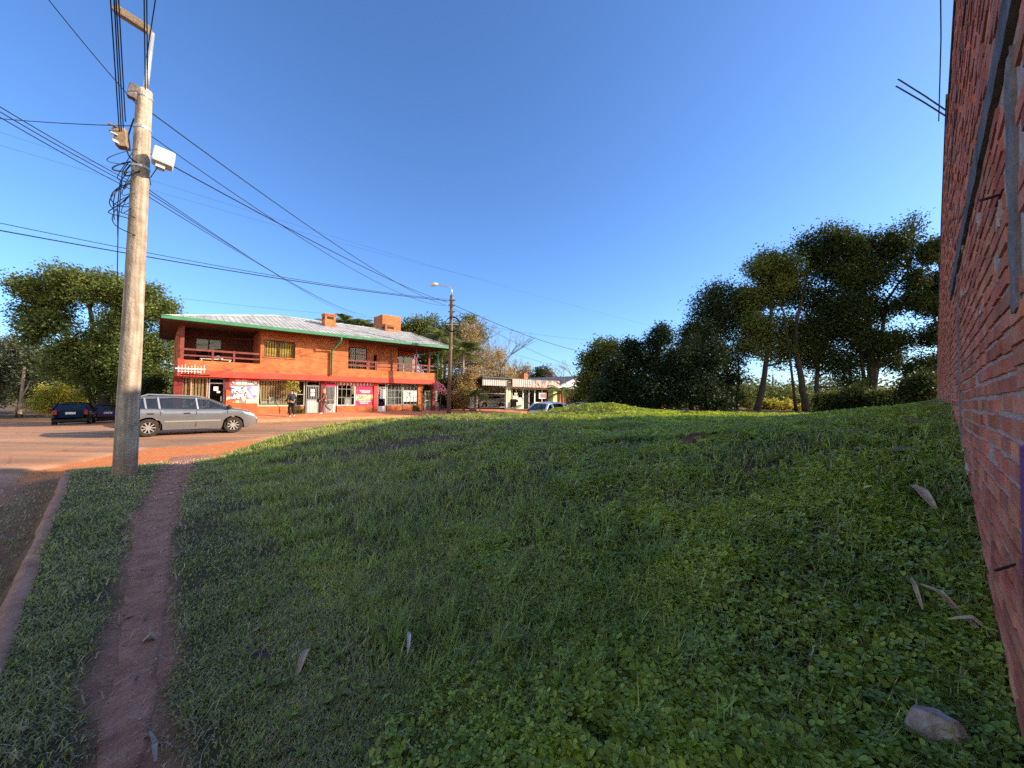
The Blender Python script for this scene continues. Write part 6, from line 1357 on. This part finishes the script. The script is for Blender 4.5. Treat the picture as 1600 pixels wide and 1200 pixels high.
rock("flat_stone", "dark flat slab half buried in clover beside the brick wall", 1512, 975, .12, .09, .02, 4, dz=.05, tilt=(.3, .1, .5))
rock("flat_stone", "grey slab in the leaves near the wall's far end", 1435, 668, .42, .2, .06, 5, dz=.06, tilt=(.1, .1, .7))
rock("flat_stone", "second low grey stone on the bank below the far slab", 1418, 712, .22, .14, .04, 6, dz=.06)
rock("stone", "dark lump lying on the sunlit strip before the thicket", 1070, 649, .45, .3, .18, 7, M_soil_, dz=.05)
rock("stone", "long dark clod in the sunlit strip left of the trunks", 1130, 652, .9, .3, .10, 8, M_soil_, dz=.05)
rock("stone", "pale stones on the sunlit crest beside the sedan", 925, 636, .2, .13, .08, 9, M_rockl, dz=.03)
M_soil = mat("bare dark soil", (.085, .035, .025), .98, (.15, .065, .045), 7, 9, bump=1, bscale=20)
def clod(label, px, py, rx, ry, rz, seed): o = rock("soil_patch", label, px, py, rx, ry, rz, seed, M_soil, dz=rz*.1, tilt=(0, 0, .5)); o["category"] = "soil patch"
0 and clod("bare dark soil scar on the mound, long and slanting", 705, 708, .75, .16, .06, 11); 0 and clod("bare soil bump on the mound below the street lamp", 640, 700, .5, .15, .05, 12); clod("bare brown mound patch at the middle right", 1098, 688, .42, .3, .10, 13)
clod("small red bare earth spot in the foreground grass", 968, 1075, .075, .05, .012, 14); clod("small dark earth hole in the middle grass", 620, 938, .05, .04, .012, 15)
def curl(label, name, pts_px, w_, m, cat, lift=.05, thick=.004, curlz=.03):
    lift += .03 if pts_px[0][0] > 1300 else 0
    P = [on(px, py, 0)+Vector((0, 0, lift+curlz*math.sin(i*2.1))) for i, (px, py) in enumerate(pts_px)]; base = P[0].copy(); n = len(P); q = MB(); top = []
    fine = []
    for i in range(n-1):
        for k in range(4): fine.append(P[i].lerp(P[i+1], k/4))
    fine.append(P[-1]); n = len(fine); V = []
    for i, p in enumerate(fine):
        t = (fine[min(n-1, i+1)]-fine[max(0, i-1)]).normalized(); s = t.cross(Vector((0, 0, 1))).normalized(); ww = w_*math.sin(math.pi*(.08+.86*i/(n-1)))**.7
        for a, dz in ((-1, .35), (-.4, 0), (.4, 0), (1, .45)): V.append(p-base+s*ww*a*.5+Vector((0, 0, dz*ww*.5)))
    k = len(V); V += [v-Vector((0, 0, thick)) for v in V]; Fs = []
    for i in range(n-1):
        for j in range(3): a = i*4+j; Fs += [(a, a+4, a+5, a+1), (a+k, a+1+k, a+5+k, a+4+k)]
        for j in (0, 3): a = i*4+j; Fs.append((a, a+4, a+4+k, a+k))
    q.add(V, Fs); o = q.build(name, m, smooth=True); o.location = base; tag(o, label, cat); return o
M_husk = mat("dry palm husk", (.40, .24, .14), .8, (.62, .46, .30), 16, 6, bump=.4); M_twig = mat("grey twig", (.40, .31, .23), .9, (.56, .46, .37), 12)
curl("pale dry leaf sheath lying on the clover near the wall, upper one", "dry_leaf", [(1425, 784), (1440, 800), (1462, 818)], .07, M_husk, "dry leaf", .10)
curl("brown dry curled leaf beside the wall, middle", "dry_leaf", [(1440, 945), (1470, 968), (1500, 985), (1528, 1020)], .035, M_husk, "dry leaf", .08)
curl("narrow curved dry leaf left of the middle brown one", "dry_leaf", [(1424, 935), (1430, 955), (1442, 978)], .02, M_husk, "dry leaf", .08)
curl("brown dry leaf pointing to the wall base above the dark slab", "dry_leaf", [(1480, 1000), (1520, 1008), (1558, 1020)], .03, M_husk, "dry leaf", .07)
curl("tan dry leaf lying in the left middle grass", "dry_leaf", [(482, 1022), (474, 1040), (462, 1062)], .035, M_husk, "dry leaf", .03)
curl("brown dead leaf crossing the dirt path", "dry_leaf", [(222, 1008), (236, 1003), (250, 1000)], .05, M_husk, "dry leaf", .02)
curl("white curled root or bark strip at the bottom of the path", "bark_strip", [(243, 1198), (241, 1180), (246, 1164), (234, 1150)], .022, M_twig, "bark strip", .02)
curl("white paper scrap standing in the grass at bottom centre", "paper_scrap", [(638, 1000), (639, 1014), (637, 1030)], .02, M_paper, "litter", .05)
curl("tiny white wrapper in the grass right of centre", "wrapper", [(830, 948), (836, 950)], .022, M_paper, "litter", .05)
curl("pale wrapper in the clover at right", "wrapper", [(1350, 784), (1362, 786)], .05, M_paper, "litter", .08)
curl("small white scrap on the path near the pole", "paper_scrap", [(258, 774), (270, 774)], .05, M_paper, "litter", .01)
M_cyan = mat("faded turquoise plastic", (.10, .24, .22), .5, (.18, .36, .33), 10)
curl("faded turquoise plastic bag scrap in the foreground clover", "plastic_bag", [(1062, 1095), (1072, 1085), (1086, 1098), (1112, 1092)], .035, M_cyan, "litter", .04, curlz=.02)
def twig(label, pts_px, r_, lift=.06):
    P = [on(px, py, 0)+Vector((0, 0, lift)) for px, py in pts_px]; q = MB(); b_ = P[0].copy(); q.tube([p-b_ for p in P], r_, 5, r2=r_*.4); o = q.build("twig", M_twig); o.location = b_; tag(o, label, "twig", "twigs lying in the lot")
for k, (lab, pts) in enumerate((("long pale stem arching through the clover below the upper dry leaf", [(1440, 800), (1462, 820), (1478, 842), (1500, 858)]), ("thin curved stem near the wall by the upper dry leaf", [(1470, 808), (1490, 818), (1510, 823)]), ("thin straight stem left of the upper dry leaf", [(1372, 812), (1395, 828), (1422, 852)]),
        ("pale twig standing in the bottom centre-right clover", [(1113, 1080), (1120, 1100), (1130, 1122), (1146, 1150)]), ("thin twig beside the turquoise scrap", [(1050, 1076), (1068, 1080), (1090, 1090)]), ("pale twig in the bottom centre grass", [(628, 1165), (633, 1180), (645, 1196)]), ("white star-shaped twig at lower left grass", [(452, 1120), (465, 1116), (478, 1108)]), ("short twig on the path's right edge", [(255, 988), (268, 985), (278, 982)]))):
    twig(lab, pts, .004 if k > 2 else .005)
# scattered dead leaves on the verge and the path
rr = random.Random(9)
for k in range(26):
    v = rr.uniform(1.6, 7); u = rr.uniform(-.5, .5); x, y = xy(u, v); z = zg_xy(x, y)+.012+(.012 if abs(u-float(upath(v))) > .25 else 0); s = rr.uniform(.012, .028)
    q = MB(); a = rr.uniform(0, 6.28); pts = [(s*math.cos(a+t)*f, s*math.sin(a+t)*f, h_) for t, f, h_ in ((0, 1.2, .004), (.9, .6, .009), (2.2, .6, .006), (3.14, 1.1, 0), (4.1, .6, .007), (5.3, .55, .01))]
    q.add(pts+[(a_, b_, c_-.002) for a_, b_, c_ in pts], [(0, 1, 2, 3, 4, 5), (11, 10, 9, 8, 7, 6)]+[(i, (i+1) % 6, (i+1) % 6+6, i+6) for i in range(6)]); o = q.build("dead_leaf", L_dry); o.location = (x, y, z); tag(o, "small curled dead leaf lying on the trodden path or verge", "dead leaf", "dead leaves on the path and verge")
